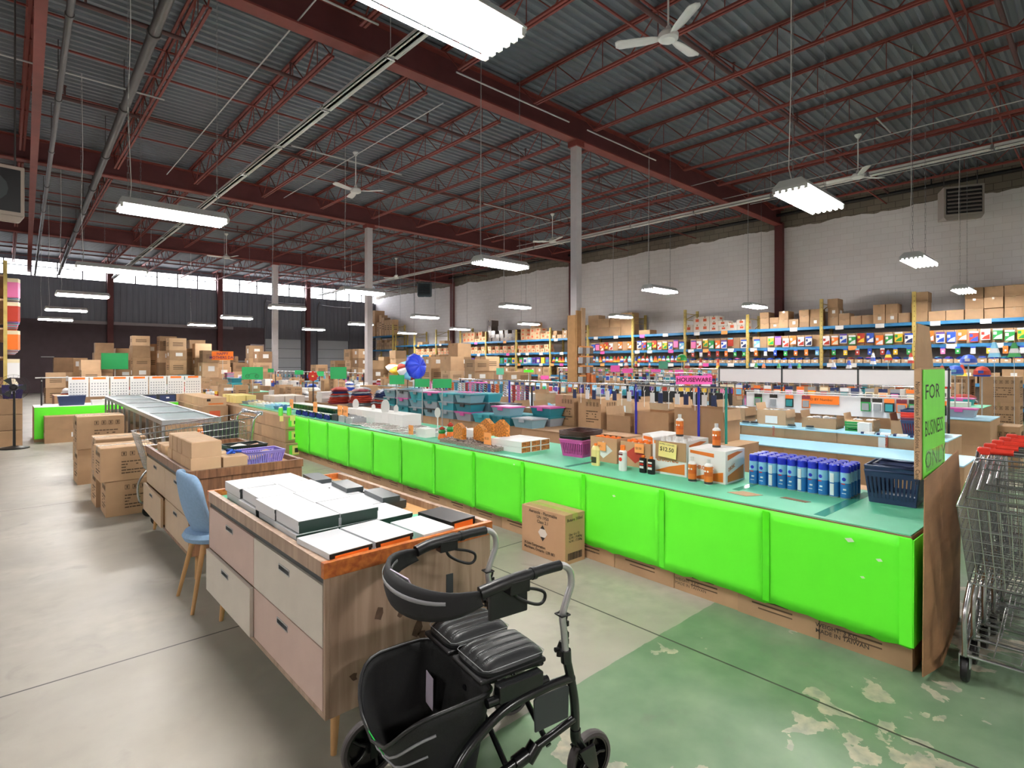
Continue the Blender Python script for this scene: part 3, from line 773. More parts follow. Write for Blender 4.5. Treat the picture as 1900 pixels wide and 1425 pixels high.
MB().box(0.03, -.004, LH-.16, LW-.03, 0, LH-.05).build('end_panel', CARDL, dc)
for k in range(9):
    carton(1.32+.0*k+rnd.uniform(-.05, .05)+ .02*k, 7.0+.55*k, .05+0, .3, .42, .55+rnd.uniform(-.1, .1), 'carton stored inside the glass topped display case', grp='cartons inside the display case', name='stored_carton') if False else None

# ------------------------------------------------------------------ green fronted counter
TH = .687; SL = math.atan(.028)
ct = empty('display_counter', (3.33+.02, .69, 0), -SL, label='long cardboard counter faced with fluorescent green sheets', cat='counter')
CL, CW = 12.0, .98
MB().box(.0, 0, TH-.02, CW, CL, TH-.006, 1).box(.01, .005, TH-.006, CW-.01, CL, TH, 0).build('top_board', [GREENT, CARDD], ct)
cx = 0; i = 0
while cx < CL-.2:
    wl = rnd.uniform(.42, .52)
    if cx+wl > CL: wl = CL-cx
    j = rnd.uniform(0, .012)
    b = MB(); b.box(.008+j, cx, 0, CW-.05, cx+wl-.004, .33, 0)
    b.box(.008+j-.001, cx+wl*.3, .06, .008+j, cx+wl*.72, .068, 1); b.box(.008+j-.001, cx+wl*.3, .085, .008+j, cx+wl*.8, .095, 1); b.box(.008+j-.001, cx+wl*.35, .11, .008+j, cx+wl*.7, .12, 1)
    b.box(.012, cx, .334, CW-.05, cx+wl-.004, TH-.02, 0)
    b.build('base_carton', [CARD, mat('faded brown print', '5A4632', .8)], ct, bevel=.004); cx += wl; i += 1
GREENW = mat('green sheet torn patch', 'D8F2CC', .7)
for k in range(16):
    y0 = k*.727; y1 = y0+.735
    if y1 > CL: y1 = CL
    n = 9; m = MB(); vs = []
    for j in range(n+1):
        for i in range(13):
            z = .12+rnd.uniform(-.008, .008)*(j == 0) + (TH-.012-.12)*j/n; yy = y0+(y1-y0)*i/12
            vs.append((-.004-.0025*math.sin(j*.6+k)*math.sin(i*.5+k*2)-.001*abs(math.sin(i*1.1+j*.6+k))-.003*(j == 0), yy, z))
    m.add(vs, [(13*j+i, 13*j+i+1, 13*(j+1)+i+1, 13*(j+1)+i) for j in range(n) for i in range(12)], 0, True)
    o = m.build('green_sheet', GREENP, ct); md = o.modifiers.new('t', 'SOLIDIFY'); md.thickness = .001
    MB().box(-.0115, y1-.03, .13, -.0105, y1+.01, TH-.02).build('clear_tape', mat('glossy green tape', '58F522', .2, spec=.8), o)
m = MB(); m.box(-.012, -.012, .13, .2, -.006, TH-.02).box(-.014, -.006, .13, -.006, .05, TH-.015); m.build('green_sheet', GREENP, ct)
for (y, z, s) in ((.25, .60, .03), (.12, .53, .02), (1.85, .55, .02), (3.0, .63, .015), (.2, .42, .015)):
    MB().slab([(-.0175, y, z), (-.0175, y+s, z-s*.3), (-.0175, y+s*1.6, z+s*.3), (-.0175, y+s*.5, z+s*.6)][::-1], .0004).build('torn_patch', GREENW, ct)
text('WEIGHT: 3 KG.\nMADE IN TAIWAN', .032, (-.003, .45, .07), FX, INK, ct, bold=.0004)
text('WEIGHT: 3 KG.\nMADE IN TAIWAN', .028, (-.003, 1.35, .07), FX, INK, ct)
text('MADE IN TAIWAN', .028, (-.003, 2.3, .07), FX, INK, ct)
m = MB()
for (y, x0, x1, w_) in ((.42, .05, .9, .06), (1.05, .3, .9, .05), (2.4, .05, .5, .05)):
    MB().box(x0, y, TH, x1, y+w_, TH+.0008).build('top_tape', mat('glossy teal tape', '3FA383', .15, spec=.8), ct)
# end panel and sign
ep = empty('end_panel', (3.36, .64, 0), 0, label='brown cardboard sheet standing against the near end of the counter', cat='cardboard')
m = MB(); vs = []
P = [(-.055, .0, .02), (.2, -.035, .0), (.95, .01, .0), (1.0, .01, .72), (.98, .02, 1.02), (.5, .015, .99), (-.01, .0, .98)]
m.slab([(p[0], p[1], p[2]) for p in P][::-1], .006)
m.build('sheet', mat('streaked cardboard', '9C7552', .8, var=.28, nscale=2.2, stretch=(1, 1, 3)), ep, bevel=.001)
sb = empty('standing_sign', (3.42, .665, .96), 0, label='green FOR BUSINESS ONLY sign on a narrow cardboard box', cat='sign')
MB().box(0, 0, -.0, .56, .03, .57).build('box', CARD, sb, bevel=.003)
m = MB(); m.slab([(.0, .03, .56), (.42, .03, .56), (.26, .02, .79), (-.1, .0, .79)], .006); m.build('flap', CARD, sb)
m = MB(); m.box(.02, -.006, .0, .54, -.002, .56); m.build('green_card', mat('sign green paper', '7BEB4E', .5, var=.04), sb)
HAND = mat('black marker', '141414', .6)
for s, z, sz, sx in (('FOR', .44, .11, 1.7), ('BUSINESS', .25, .115, .9), ('ONLY', .085, .13, 1.45)):
    text(s, sz, (.05, -.0065, z), FY, HAND, sb, sx=sx)
text('North American Food Solutions, London, Canada', .026, (-.001, .015, .50), (R(90), R(90), R(-90)), INK, sb)
MB().box(.08, -.0075, .03, .5, -.0068, .14).build('clear_tape', mat('cloudy tape over sign', 'A6EE8A', .1, alpha=.35), sb)

# ------------------------------------------------------------------ butane carton standing on the floor
bc = empty('printed_carton', (3.165, 2.85, 0), R(-1), label='brown butane carton standing on the floor against the green counter', cat='carton')
bw_, bd, bh_ = .225, .49, .385
m = MB(); m.box(0, 0, 0, bw_, bd, bh_-.004).frustum(0, 0, bw_, bd, bh_-.004, .004, .004, bw_-.004, bd-.004, bh_, 0, bottom=False).box(bw_/2-.001, .004, bh_, bw_/2+.001, bd-.004, bh_+.0008, 1)
m.build('body', [mat('fresh cardboard', 'BC9470', .75, var=.03), mat('faded brown print', '5A4632')], bc, bevel=.002)
MB().box(bw_/2-.03, -.001, bh_-.06, bw_/2+.03, 0, bh_+.001).box(bw_/2-.03, 0, bh_, bw_/2+.03, bd, bh_+.0012).build('tape', mat('yellowed clear tape', 'C6AE74', .15), bc)
text('Aerosols - Flammable\nUN 1950\nClass 2.1', .036, (-.0015, bd/2, .315), FX, INK, bc, align='CENTER', bold=.0006)
text('X-Lite Corporation\nMarkham, Ontario  L3R 8E1', .031, (-.0015, bd-.03, .065), FX, INK, bc, bold=.0006)
text('Butane 300ml', .032, (.02, -.0015, .34), FY, INK, bc, bold=.0006)
text('Qty: 6 x 12\nG.W.: 19.80kg\nN.W.: 17.30kg', .026, (.04, -.0015, .2), FY, INK, bc, bold=.0006)
m = MB(); yc, zc, r = bd/2-.0, .195, .065
m.slab([(-.001, yc, zc+r), (-.001, yc+r*.8, zc), (-.001, yc, zc-r), (-.001, yc-r*.8, zc)], -.0004, 1)
m.slab([(-.0016, yc, zc+r), (-.0016, yc+r*.4, zc+r*.5), (-.0016, yc-r*.4, zc+r*.5)], -.0004, 0); m.slab([(-.0016, yc, zc-r), (-.0016, yc-r*.4, zc-r*.5), (-.0016, yc+r*.4, zc-r*.5)], -.0004, 0)
m.build('hazard_diamond', [INK, mat('pale print', 'D9CFC6', .7)], bc)
m = MB(); xx = .03
while xx < .19: ww = rnd.choice((.002, .003, .005)); m.box(xx, -.0012, .03, xx+ww, 0, .085); xx += ww+rnd.choice((.002, .003, .004))
m.build('bar_marks', INK, bc)
# ------------------------------------------------------------------ wheeled walker in the foreground
rl = empty('wheeled_walker', (1.29, 1.605, 0), R(-8), label='black wheeled walker with padded seat in front of the walnut cabinet', cat='walker')
SILV = mat('satin silver tube', 'C4C4C6', .3, metal=.7)
GREYR = mat('grey rubber tyre', '4A4545', .7)
def bez(P, n=6):
    """smooth path through the given points"""
    P = [Vector(p) for p in P]; out = []
    for i in range(len(P)-1):
        p0 = P[max(0, i-1)]; p1 = P[i]; p2 = P[i+1]; p3 = P[min(len(P)-1, i+2)]
        for k in range(n):
            t = k/n; out.append(.5*((2*p1)+(p2-p0)*t+(2*p0-5*p1+4*p2-p3)*t*t+(3*p1-p0-3*p2+p3)*t**3))
    return out + [P[-1]]
def wheel(name, c, r, wd, parent, yaw=0):
    M = Matrix.Translation(c) @ Matrix.Rotation(yaw, 4, 'Z') @ Matrix.Rotation(R(90), 4, 'X')
    t = MB().lathe([(r*.84, -wd/2), (r*.96, -wd/2), (r, -wd*.25), (r, wd*.25), (r*.96, wd/2), (r*.84, wd/2), (r*.84, -wd/2)], n=32, M=M).build('wheel', GREYR, parent)
    h = MB().lathe([(r*.86, -wd*.4), (r*.86, wd*.4), (r*.76, wd*.4), (r*.76, -wd*.4), (r*.86, -wd*.4)], n=32, M=M)
    h.lathe([(0, -wd*.5), (r*.2, -wd*.5), (r*.2, wd*.5), (0, wd*.5)], n=14, M=M)
    for k in range(5):
        a = 2*math.pi*k/5; p = [M @ Vector((r*q*math.cos(a+d_), r*q*math.sin(a+d_), 0)) for q, d_ in ((.15, 0), (.5, .12), (.8, 0))]
        h.tube(p, .008, 6, rs=[.012, .007, .010])
    h.build('rim', BLACKS, t)
    return t
HY = .25
for s in (-1, 1):
    y = s*HY
    fr = MB()
    fr.tube(bez([(.268, y, .20), (.262, y, .34), (.225, y, .5)]), .0165, 12)
    fr.tube(bez([(.255, y, .42), (.12, y, .425), (-.05, y, .405), (-.2, y, .31), (-.28, y, .17), (-.3, y, .12)]), .0165, 12)
    fr.tube([(.262, y, .27), (.0, y, .215), (-.275, y, .165)], .0145, 12)
    fr.tube([(.05, y, .205), (.09, y, .245)], .026, 10); fr.tube([(.0, y, .213), (.05, y, .224)], .024, 12)
    fr.tube([(.225, y, .485), (.222, y, .53)], .0195, 12)
    fr.build('side_frame', BLACKS, rl)
    MB().slab([(.085, y-.004, .285), (.232, y-.004, .285), (.235, y-.004, .395), (.225, y-.004, .402), (.09, y-.004, .402), (.08, y-.004, .395)], -.008).build('side_panel', DARKG, rl, bevel=.002)
    st = MB(); st.tube(bez([(.225, y, .5), (.214, y, .60), (.208, y, .655), (.232, y, .72), (.248, y, .76), (.242, y, .805), (.212, y, .832), (.175, y, .837)], 5), .0125, 12); st.build('handle_stem', SILV, rl)
    g = MB(); g.tube([(.195, y, .836), (.12, y, .836), (.03, y, .83)], .018, 14); g.tube([(.085, y, .833), (.07, y, .833)], .021, 14)
    g.build('hand_grip', BLACKL, rl)
    m = MB(); m.tube(bez([(.05, y, .83), (0, y, .828), (-.07, y, .822), (-.13, y*.97, .81)]), .022, 12, rs=None); m.box(-.03, y-.022, .786, .05, y+.022, .83)
    m.build('grip_joint', BLACK, rl, bevel=.003)
    lv = MB(); lv.tube(bez([(.0, y-s*.012, .79), (.015, y-s*.012, .765), (.06, y-s*.012, .735), (.11, y-s*.012, .715), (.135, y-s*.012, .725), (.135, y-s*.012, .75), (.10, y-s*.012, .77), (.05, y-s*.012, .785), (.01, y-s*.012, .80)], 5), .0058, 8); lv.build('brake_lever', BLACK, rl)
    kb = MB(); kb.cyl((.225, y, .515), (.225, y-s*.0+.035, .515), .008, n=8); kb.tube([(.222, y+.035, .49), (.226, y+.04, .515), (.235, y+.035, .54)], .011, 8); kb.tube([(.205, y+.038, .517), (.245, y+.034, .513)], .009, 8); kb.build('height_knob', BLACK, rl)
    MB().tube([(.226, y-.018, .66), (.226, y+.018, .66), (.19, y+.018, .66), (.19, y-.018, .66)], .004, 6, closed=True).build('cable_clip', BLACK, rl)
    cb = MB(); cb.tube(bez([(.21, y+.02, .66), (.245, y+.022, .64), (.232, y+.022, .60), (.25, y+.022, .57), (.24, y+.022, .53)]), .005, 6)
    for z in (.61, .57, .545): cb.cbox((.24, y+.022, z), (.02, .016, .018))
    cb.build('brake_cable', BLACK, rl)
    # rear castor with curved guard
    fk = MB(); fk.tube(bez([(.268, y, .23), (.272, y, .19), (.30, y, .15), (.325, y, .10)]), .02, 10, rs=None)
    fk.slab([(.255, y-.03, .17), (.325, y-.03, .175), (.345, y-.03, .085), (.315, y-.03, .075), (.28, y-.03, .12)], -.012); fk.slab([(.255, y+.018, .17), (.325, y+.018, .175), (.345, y+.018, .085), (.315, y+.018, .075), (.28, y+.018, .12)], -.012)
    fk.build('castor_fork', BLACKS, rl, bevel=.003)
    wheel('wheel', (.335, y, .098), .098, .03, rl)
    fk = MB(); fk.cyl((-.3, y, .25), (-.3, y, .15), .02, n=10); fk.slab([(-.325, y-.028, .2), (-.28, y-.028, .2), (-.3, y-.028, .085), (-.325, y-.028, .085)], -.01); fk.slab([(-.325, y+.018, .2), (-.28, y+.018, .2), (-.3, y+.018, .085), (-.325, y+.018, .085)], -.01)
    fk.build('castor_fork', BLACKS, rl)
    wheel('wheel', (-.315, y, .11), .11, .03, rl)
# folding cross under the seat
m = MB()
for s in (-1, 1):
    for x in (-.02, .16): m.tube([(x, s*HY*.93, .20), (x, 0, .36), (x, -s*HY*.75, .475)], .011, 8)
m.tube([(-.05, 0, .36), (.19, 0, .36)], .014, 8)
m.build('folding_cross', BLACKS, rl)
def cush_h(X, Y, H, ribs):
    e = (abs(X)**5+abs(Y)**5)**.2; h = H*(1-max(0, (e-.62)/.38)**2.2*.7)
    rp = (Y*.5+.5)*ribs; f = abs(rp-round(rp))
    if 0 < round(rp) < ribs: h -= .0055*math.exp(-(f/.13)**2)*min(1, max(0, (1-e)/.12))
    return h + .007*(1-X*X)*(1-Y*Y)
def cushion(L, W, H, ribs):
    m = MB(); nu, nv = 30, 70; vs = []
    for j in range(nv+1):
        for i in range(nu+1):
            u = i/nu*2-1; v = j/nv*2-1
            k = max(abs(u), abs(v))/((abs(u)**5+abs(v)**5)**.2) if (u or v) else 1
            vs.append((u*k*L/2, v*k*W/2, cush_h(u*k, v*k, H, ribs)))
    N = nu+1
    m.add(vs, [(N*j+i, N*j+i+1, N*(j+1)+i+1, N*(j+1)+i) for j in range(nv) for i in range(nu)], 0, True)
    rim = [i for i in range(nu)] + [N*j+nu for j in range(nv)] + [N*nv+nu-i for i in range(nu)] + [N*(nv-j) for j in range(nv)]
    low = [(vs[i][0]*.985, vs[i][1]*.985, 0) for i in rim]; n = len(rim)
    m.add([vs[i] for i in rim] + low, [(n+i, n+(i+1) % n, (i+1) % n, i) for i in range(n)], 0, True); m.add(low, [tuple(range(n))[::-1]], 0)
    return m
STITCH = mat('grey stitching', '8C8F90', .7)
for s in (-1, 1):
    cy = s*.112; L, W = .27, .212
    c = cushion(L, W, .042, 5).build('seat_cushion', BLACKL, rl); c.location = (.035, cy, .505)
    m = MB()
    for k in range(1, 5):
        y = -W/2+W*k/5
        for dy in (-.0032, .0032):
            xx = -L*.42
            while xx < L*.42: q = cush_h(xx/(L/2), (y+dy)/(W/2), .042, 5)+.0004; m.tube([(xx, y+dy, q), (xx+.0045, y+dy, q)], .001, 4); xx += .0066
    m.tube([(a, b, .022) for a, b in ((-L*.47, -W*.42), (-L*.42, -W*.475), (L*.42, -W*.475), (L*.47, -W*.42), (L*.47, W*.42), (L*.42, W*.475), (-L*.42, W*.475), (-L*.47, W*.42))], .0016, 4, closed=True)
    m.build('stitching', STITCH, c)
    MB().slab([(-.11, cy-.1, .487), (.165, cy-.1, .487), (.165, cy+.1, .487), (-.11, cy+.1, .487)], .017).build('seat_base', BLACK, rl, bevel=.006)
m = MB()
for s in (-1, 1): MB().tube([(.15, s*.235, .44), (-.10, s*.235, .44)], .016, 10).box(-.06, s*.235-.02, .43, .12, s*.235+.02, .487).build('seat_bracket', BLACKS, rl, bevel=.004)
# back strap
def strapz(t): return .775 - .015*math.sin(math.pi*t)
m = MB(); g = MB(); n = 20; vs = []; vg = []
for i in range(n+1):
    t = i/n; a = math.pi*t; y = -HY*math.cos(a)*1.02; x = -.12-.20*math.sin(a)**.75
    hh = .022+.035*math.sin(a)**.7; zc = .795-.02*math.sin(a)
    for k in range(7):
        q = k/6*2-1; vs.append((x-.012*(1-q*q), y, zc+q*hh))
    o_ = .004; vg += [(x-.012-o_, y, zc+hh*.15), (x-.012-o_, y, zc+hh*.42)]
m.add(vs, [(7*i+k, 7*i+k+1, 7*(i+1)+k+1, 7*(i+1)+k) for i in range(n) for k in range(6)], 0, True)
o = m.build('back_strap', mat('black webbing', '1A1A1C', .8), rl); md = o.modifiers.new('t', 'SOLIDIFY'); md.thickness = .016
for dx in (0, .034):
    g = MB(); g.add([(v[0]+dx, v[1], v[2]) for v in vg[6:-6]], [(2*i, 2*i+1, 2*i+3, 2*i+2) for i in range(len(vg)//2-7)], 0, True); o2 = g.build('reflective_strip', mat('grey reflective strip', '8F8F93', .4), o); md = o2.modifiers.new('t', 'SOLIDIFY'); md.thickness = .001
pw = MB(); pw.slab([(-.285, -.03, .80), (-.25, -.12, .79), (-.262, -.10, .725), (-.28, -.06, .715)], .003).slab([(-.31, .07, .83), (-.29, -.04, .825), (-.275, -.03, .80), (-.30, .09, .81)], .004)
pw.slab([(-.205, -.21, .812), (-.155, -.235, .812), (-.150, -.232, .79), (-.20, -.208, .79)], .003)
pw.build('paper_tag', mat('lilac white paper', 'D8CCDE', .6), rl)
# pouch under the near grip
pc = MB(); pc.box(-.085, -HY+.02, .70, .07, -HY+.035, .80); pc.build('pouch', BLACKL, rl, bevel=.005)
pf = MB(); pf.box(.61-.62, HY-.035, .50, .02, HY-.03, .70); pf.build('serial_label', DARKG, rl)

# shopping bag: fabric tub with a rounded open top and a drooping front flap
MESHB = mat('black bag fabric', '121314', .75, bump=.2, nscale=400)
m = MB(); n = 32; rings = [(.0, .25, .19, .10, 0), (.05, .31, .205, .11, 0), (.12, .34, .215, .14, 0), (.15, .355, .22, .175, 0)]
vs = []; nr = 9
def bagpt(a, t, k=1.0):
    c, s_ = math.cos(a), math.sin(a); e = .5
    px = math.copysign(abs(c)**e, c); py = math.copysign(abs(s_)**e, s_)
    X = -.195 + (.10+.065*t)*px*k; Yy = (.19+.04*t)*py*k
    top = .42 + .045*py*py - .115*max(0, -px)*(1-abs(py)**2)
    return (X - .04*t*max(0, -px), Yy, .13 + (top-.13)*t)
for j in range(nr+1):
    for i in range(n): vs.append(bagpt(2*math.pi*i/n, j/nr))
m.add(vs, [(n*j+i, n*j+(i+1) % n, n*(j+1)+(i+1) % n, n*(j+1)+i) for j in range(nr) for i in range(n)], 0, True)
m.add([bagpt(2*math.pi*i/n, 0) for i in range(n)], [tuple(range(n))[::-1]], 0)
bag = m.build('shopping_bag', MESHB, rl); md = bag.modifiers.new('t', 'SOLIDIFY'); md.thickness = .005; md.offset = -1
MB().tube([bagpt(2*math.pi*i/n, 1.0) for i in range(n)], .007, 8, closed=True).build('bag_rim', BLACK, bag)
MB().tube([bagpt(2*math.pi*i/n, .80, 1.01) for i in range(n//4+1, 3*n//4)], .0045, 6).build('grey_piping', mat('grey reflective strip', '8F8F93'), bag)
MB().tube([Vector(bagpt(2*math.pi*i/n, .62, 1.012)) for i in range(n//4+2, 3*n//4-1)], .0035, 6).build('zip', mat('grey reflective strip', '8F8F93'), bag)
gl = MB(); P = [Vector(bagpt(a, t, 1.03)) for a, t in ((3.25, .86), (3.02, .86), (3.02, .98), (3.25, .98))]; gl.slab(P, .003); gl.build('green_tag', mat('bright green tag', '25C24F', .5), bag)
MB().slab([(-.12, .12, .24), (-.115, .19, .24), (-.112, .19, .36), (-.118, .12, .36)], .002).build('care_label', mat('lilac white paper', 'D8CCDE'), bag)
MB().box(-.24, -.1, .135, -.14, .1, .15).build('kraft_insert', CARD, bag)
can = MB().lathe([(0, 0), (.032, 0), (.033, .01), (.033, .1), (.028, .112), (0, .112)], n=18, ms=[1, 1, 0, 1, 1]).build('drink_can', [BLUEP, SILV], label='blue and silver can lying in the bag of the walker', cat='can')
can.location = (1.06, 1.46, .17); can.rotation_euler = (R(70), 0, R(20))

# ------------------------------------------------------------------ shopping carts
def wire_grid(m, A, B, C, D_, nu, nv, r=.0022, rr=.004):
    """wires over the quad A-B-C-D (A,B bottom; D,C top)"""
    A, B, C, D_ = map(Vector, (A, B, C, D_))
    for i in range(nu+1):
        t = i/nu; m.tube([A.lerp(B, t), D_.lerp(C, t)], r, 4)
    for j in range(nv+1):
        t = j/nv; m.tube([A.lerp(D_, t), B.lerp(C, t)], rr if j in (0, nv) else r*1.25, 5)
def make_cart():
    t = empty('shopping_cart', (0, 0, 0))
    m = MB(); n0, n1 = .20, .275; XN, XT = .0, 1.0
    bt = [(.10, -n0+.02, .50), (.10, n0-.02, .50), (.98, n1-.02, .44), (.98, -n1+.02, .44)]
    tp = [(.0, -n0-.01, .88), (.0, n0+.01, .88), (1.02, n1, .98), (1.02, -n1, .98)]
    wire_grid(m, bt[0], bt[1], tp[1], tp[0], 11, 7, .0024)      # nose
    wire_grid(m, bt[1], bt[2], tp[2], tp[1], 26, 7, .0024)      # side
    wire_grid(m, bt[3], bt[0], tp[0], tp[3], 26, 7, .0024)      # side
    wire_grid(m, bt[0], bt[3], bt[2], bt[1], 12, 22, .0024)     # base
    m.tube(tp, .006, 6, closed=True)
    m.build('basket', CHROME, t)
    g = MB(); wire_grid(g, (.99, -n1+.03, .46), (.99, n1-.03, .46), (.93, n1-.04, .93), (.93, -n1+.04, .93), 12, 5, .0024); g.build('rear_gate', CHROME, t)
    f = MB()
    for s in (-1, 1):
        f.tube(bez([(1.08, s*.27, 1.02), (1.03, s*.27, .98), (1.0, s*.27, .9), (.96, s*.26, .5), (.97, s*.265, .25), (.9, s*.265, .17), (.4, s*.23, .14), (.12, s*.2, .14), (.06, s*.19, .2), (.06, s*.19, .36), (.14, s*.18, .49)], 5), .011, 8)
    f.tube([(.12, -.2, .14), (.12, .2, .14)], .009, 8); f.tube([(.9, -.265, .17), (.9, .265, .17)], .009, 8)
    f.build('chassis', CHROME, t)
    r = MB(); wire_grid(r, (.14, -.19, .155), (.88, -.25, .17), (.88, .25, .17), (.14, .19, .155), 9, 4, .0022); r.build('lower_rack', CHROME, t)
    MB().tube([(1.08, -.275, 1.02), (1.08, .275, 1.02)], .014, 10).build('handle_core', CHROME, t)
    for s in (-1, 1): MB().tube([(1.08, s*.11, 1.02), (1.08, s*.25, 1.02)], .018, 12).build('red_grip', REDP, t)
    for s in (-1, 1): MB().cbox((1.08, s*.245, 1.02), (.05, .06, .045)).build('handle_end', REDP, t, bevel=.008)
    for x, y in ((.14, .2), (.14, -.2), (.9, .26), (.9, -.26)):
        k = MB(); k.box(x-.02, y-.022, .075, x+.03, y-.018, .14); k.box(x-.02, y+.018, .075, x+.03, y+.022, .14); k.box(x-.02, y-.022, .13, x+.03, y+.022, .14)
        k.build('castor_fork', ALU, t)
        M = Matrix.Translation((x+.01, y, .06)) @ Matrix.Rotation(R(90), 4, 'X')
        MB().lathe([(0, -.012), (.02, -.014), (.056, -.014), (.06, -.008), (.06, .008), (.056, .014), (.02, .014), (0, .012)], n=20, M=M).build('wheel', BLACK, t)
    return t
C0 = make_cart()
tag(C0, 'front shopping cart of the nested row beside the counter end', 'shopping cart', 'nested shopping carts', loc=(3.31, .295, 0), rz=R(0))
for i in range(4):
    c = copy_tree(C0); c.location = (3.31+.24*(i+1), .295-.012*i, 0)
    tag(c, '%s shopping cart of the nested row beside the counter end' % nth(i+1), 'shopping cart')
c = copy_tree(C0); c.location = (.93, 6.43, 0); c.rotation_euler[2] = R(1); del c['group']
for ch in c.children:
    if ch.name.startswith('red_grip'):
        ch.name = 'grey_grip'; ch.data = ch.data.copy(); ch.data.materials[0] = CLEARV
    elif ch.name.startswith('handle_end'): ch.data = ch.data.copy(); ch.data.materials[0] = CLEARV
tag(c, 'shopping cart parked between beige cabinet and glass display case', 'shopping cart')
MB().slab([(1.55, 6.35, .55), (1.85, 6.35, .55), (1.85, 6.39, .93), (1.5, 6.39, .93)], .01).build('clipboard', DARKG, label='grey board standing inside the lone shopping cart', cat='board')
MB().cbox((1.6, 6.5, .82), (.2, .16, .08)).build('orange_packet', ORANGE, bevel=.01, label='orange packet lying in the lone shopping cart', cat='packet')
# ------------------------------------------------------------------ goods on the green counter
LABO = mat('orange bottle label', 'D9762B', .4); KRAFTF = mat('kraft flap', 'A88560', .8)
# blue air freshener cans
CANB = mat('air freshener blue', '2C78C0', .25, spec=.7); CANL = mat('air freshener light blue', '8CC9EA', .25); CANC = mat('royal blue cap', '2436C8', .3)
def can_mesh(v):
    m = MB(); m.lathe([(.029, 0), (.031, .006), (.031, .055), (.031, .10), (.031, .155), (.029, .166), (.0, .167)], n=18, ms=[2, 0, 0, 1, 1, 2])
    e = .0316; M = None
    if v == 0:
        m.lathe([(.012, 0), (.0, .0015)], n=16, m=3, M=Matrix.Translation((-.0313, 0, .125)) @ Matrix.Rotation(R(-90), 4, 'Y'))
        m.cbox((-.0310, .004, .095), (.002, .022, .006), 4); m.cbox((-.0310, -.004, .06), (.002, .018, .010), 5); m.cbox((-.0310, 0, .035), (.002, .024, .004), 5)
    else: m.cbox((-.0302, 0, .05), (.003, .024, .075), 5); m.cbox((-.0302, 0, .125), (.003, .024, .06), 5)
    return m.mesh('can', [CANB, CANL, SILV, CANC, REDP, mat('pale can print', 'DDE8EE', .4)])
cms = [can_mesh(0), can_mesh(1)]; capm = MB().lathe([(.030, .1665), (.030, .205), (.026, .213), (0, .214)], n=18).mesh('cap', CANC)
for r in range(4):
    for c in range(10):
        oc = obj('spray_can', cms[(c+(c//3)) % 2], (3.975+.064*r, 1.17+.0655*c, TH), R(rnd.uniform(-15, 15)), label='blue air freshener can, %s row, %s from the sign end' % (('front', 'second', 'third', 'back')[r], nth(c)), cat='can', group='block of blue air freshener cans'); obj('cap', capm, parent=oc)
def printed_box(name, x, y, z, w_, d, h, lab, kraft=False, open_=False, rz=0):
    t = empty(name, (x, y, z), R(rz), label=lab, cat='carton')
    m = MB()
    if open_:
        m.box(0, 0, 0, w_, .005, h); m.box(0, d-.005, 0, w_, d, h); m.box(0, .005, 0, .005, d-.005, h*.93); m.box(w_-.005, .005, 0, w_, d-.005, h); m.box(.005, .005, .0, w_-.005, d-.005, .02)
    else: m.box(0, 0, 0, w_, d, h)
    m.build('body', WHITE, t, bevel=.002)
    p = MB(); e = .001
    p.slab([(-e, d*.96, h*.06), (-e, d*.06, h*.06), (-e, d*.06, h*.36), (-e, d*.5, h*.24)][::-1], .0005); p.slab([(w_*.1, -e, h*.06), (w_*.93, -e, h*.06), (w_*.93, -e, h*.5), (w_*.1, -e, h*.25)], .0005); p.slab([(w_*.1, -e, h*.72), (w_*.9, -e, h*.9), (w_*.6, -e, h*.94), (w_*.1, -e, h*.88)], .0005)
    p.slab([(-e, d*.95, h*.85), (-e, d*.3, h*.78), (-e, d*.3, h*.9), (-e, d*.95, h*.94)], .0005)
    p.build('orange_print', LABO, t)
    text('CHRONIC', h*.17, (-e*1.5, d*.88, h*.42), FX, LABO, t, bold=.0012, sx=.9)
    o = text('CHRONIC', h*.16, (w_*.12, -e*1.5, h*.42), FY, LABO, t, bold=.001, sx=.62); o.rotation_euler[1] = R(-14)
    if open_:
        MB().box(-.006, .004, h*.42, -.002, d-.03, h*.94).build('flap', KRAFTF, t)
        MB().slab([(.0, d, h), (.0, d+.03, h+.02), (w_, d+.03, h+.02), (w_, d, h)], .004).build('flap', WHITE, t)
    return t
def bottle(x, y, z, prof, ms, mats, lab, name='bottle', grp=None, sq=None, rz=0, label_box=None):
    t = empty(name, (x, y, z), R(rz), label=lab, cat='bottle', group=grp)
    n = len(prof); 
    k = [i for i in range(len(ms)) if ms[i] == len(mats)-1]
    body = [i for i in range(len(ms)) if ms[i] != len(mats)-1]
    m = MB(); m.lathe(prof[:len(body)+1], n=18, ms=[ms[i] for i in body])
    o = m.build('bottle_body', mats, t); c = MB().lathe(prof[len(body):], n=16).build('cap', mats[-1], t)
    if sq: o.scale = c.scale = (1, 1, 1); o.scale = (sq, 1, 1)
    if label_box: MB().cbox((-.031*(sq or 1), 0, label_box[0]), (.003, .036, label_box[1])).build('label', label_box[2], t)
    return t
P_OR = [(.028, 0), (.030, .004), (.030, .02), (.030, .06), (.030, .09), (.030, .128), (.028, .138), (.012, .152), (.014, .153), (.014, .180), (.0, .182)]
def orb(x, y, z, lab): 
    t = bottle(x, y, z, P_OR, [0, 2, 1, 3, 1, 0, 0, 0, 4, 4], [WHITE, LABO, DARKG, mat('deep orange label', 'C9601E', .4), WHITEM], lab, name='cleaner_bottle', grp='orange labelled bottles')
    m = MB()
    for dy in (-.010, .010): m.lathe([(.007, 0), (.0, .001)], n=12, M=Matrix.Translation((-.0305, dy, .095)) @ Matrix.Rotation(R(-90), 4, 'Y'))
    m.build('round_marks', WHITE, t); return t
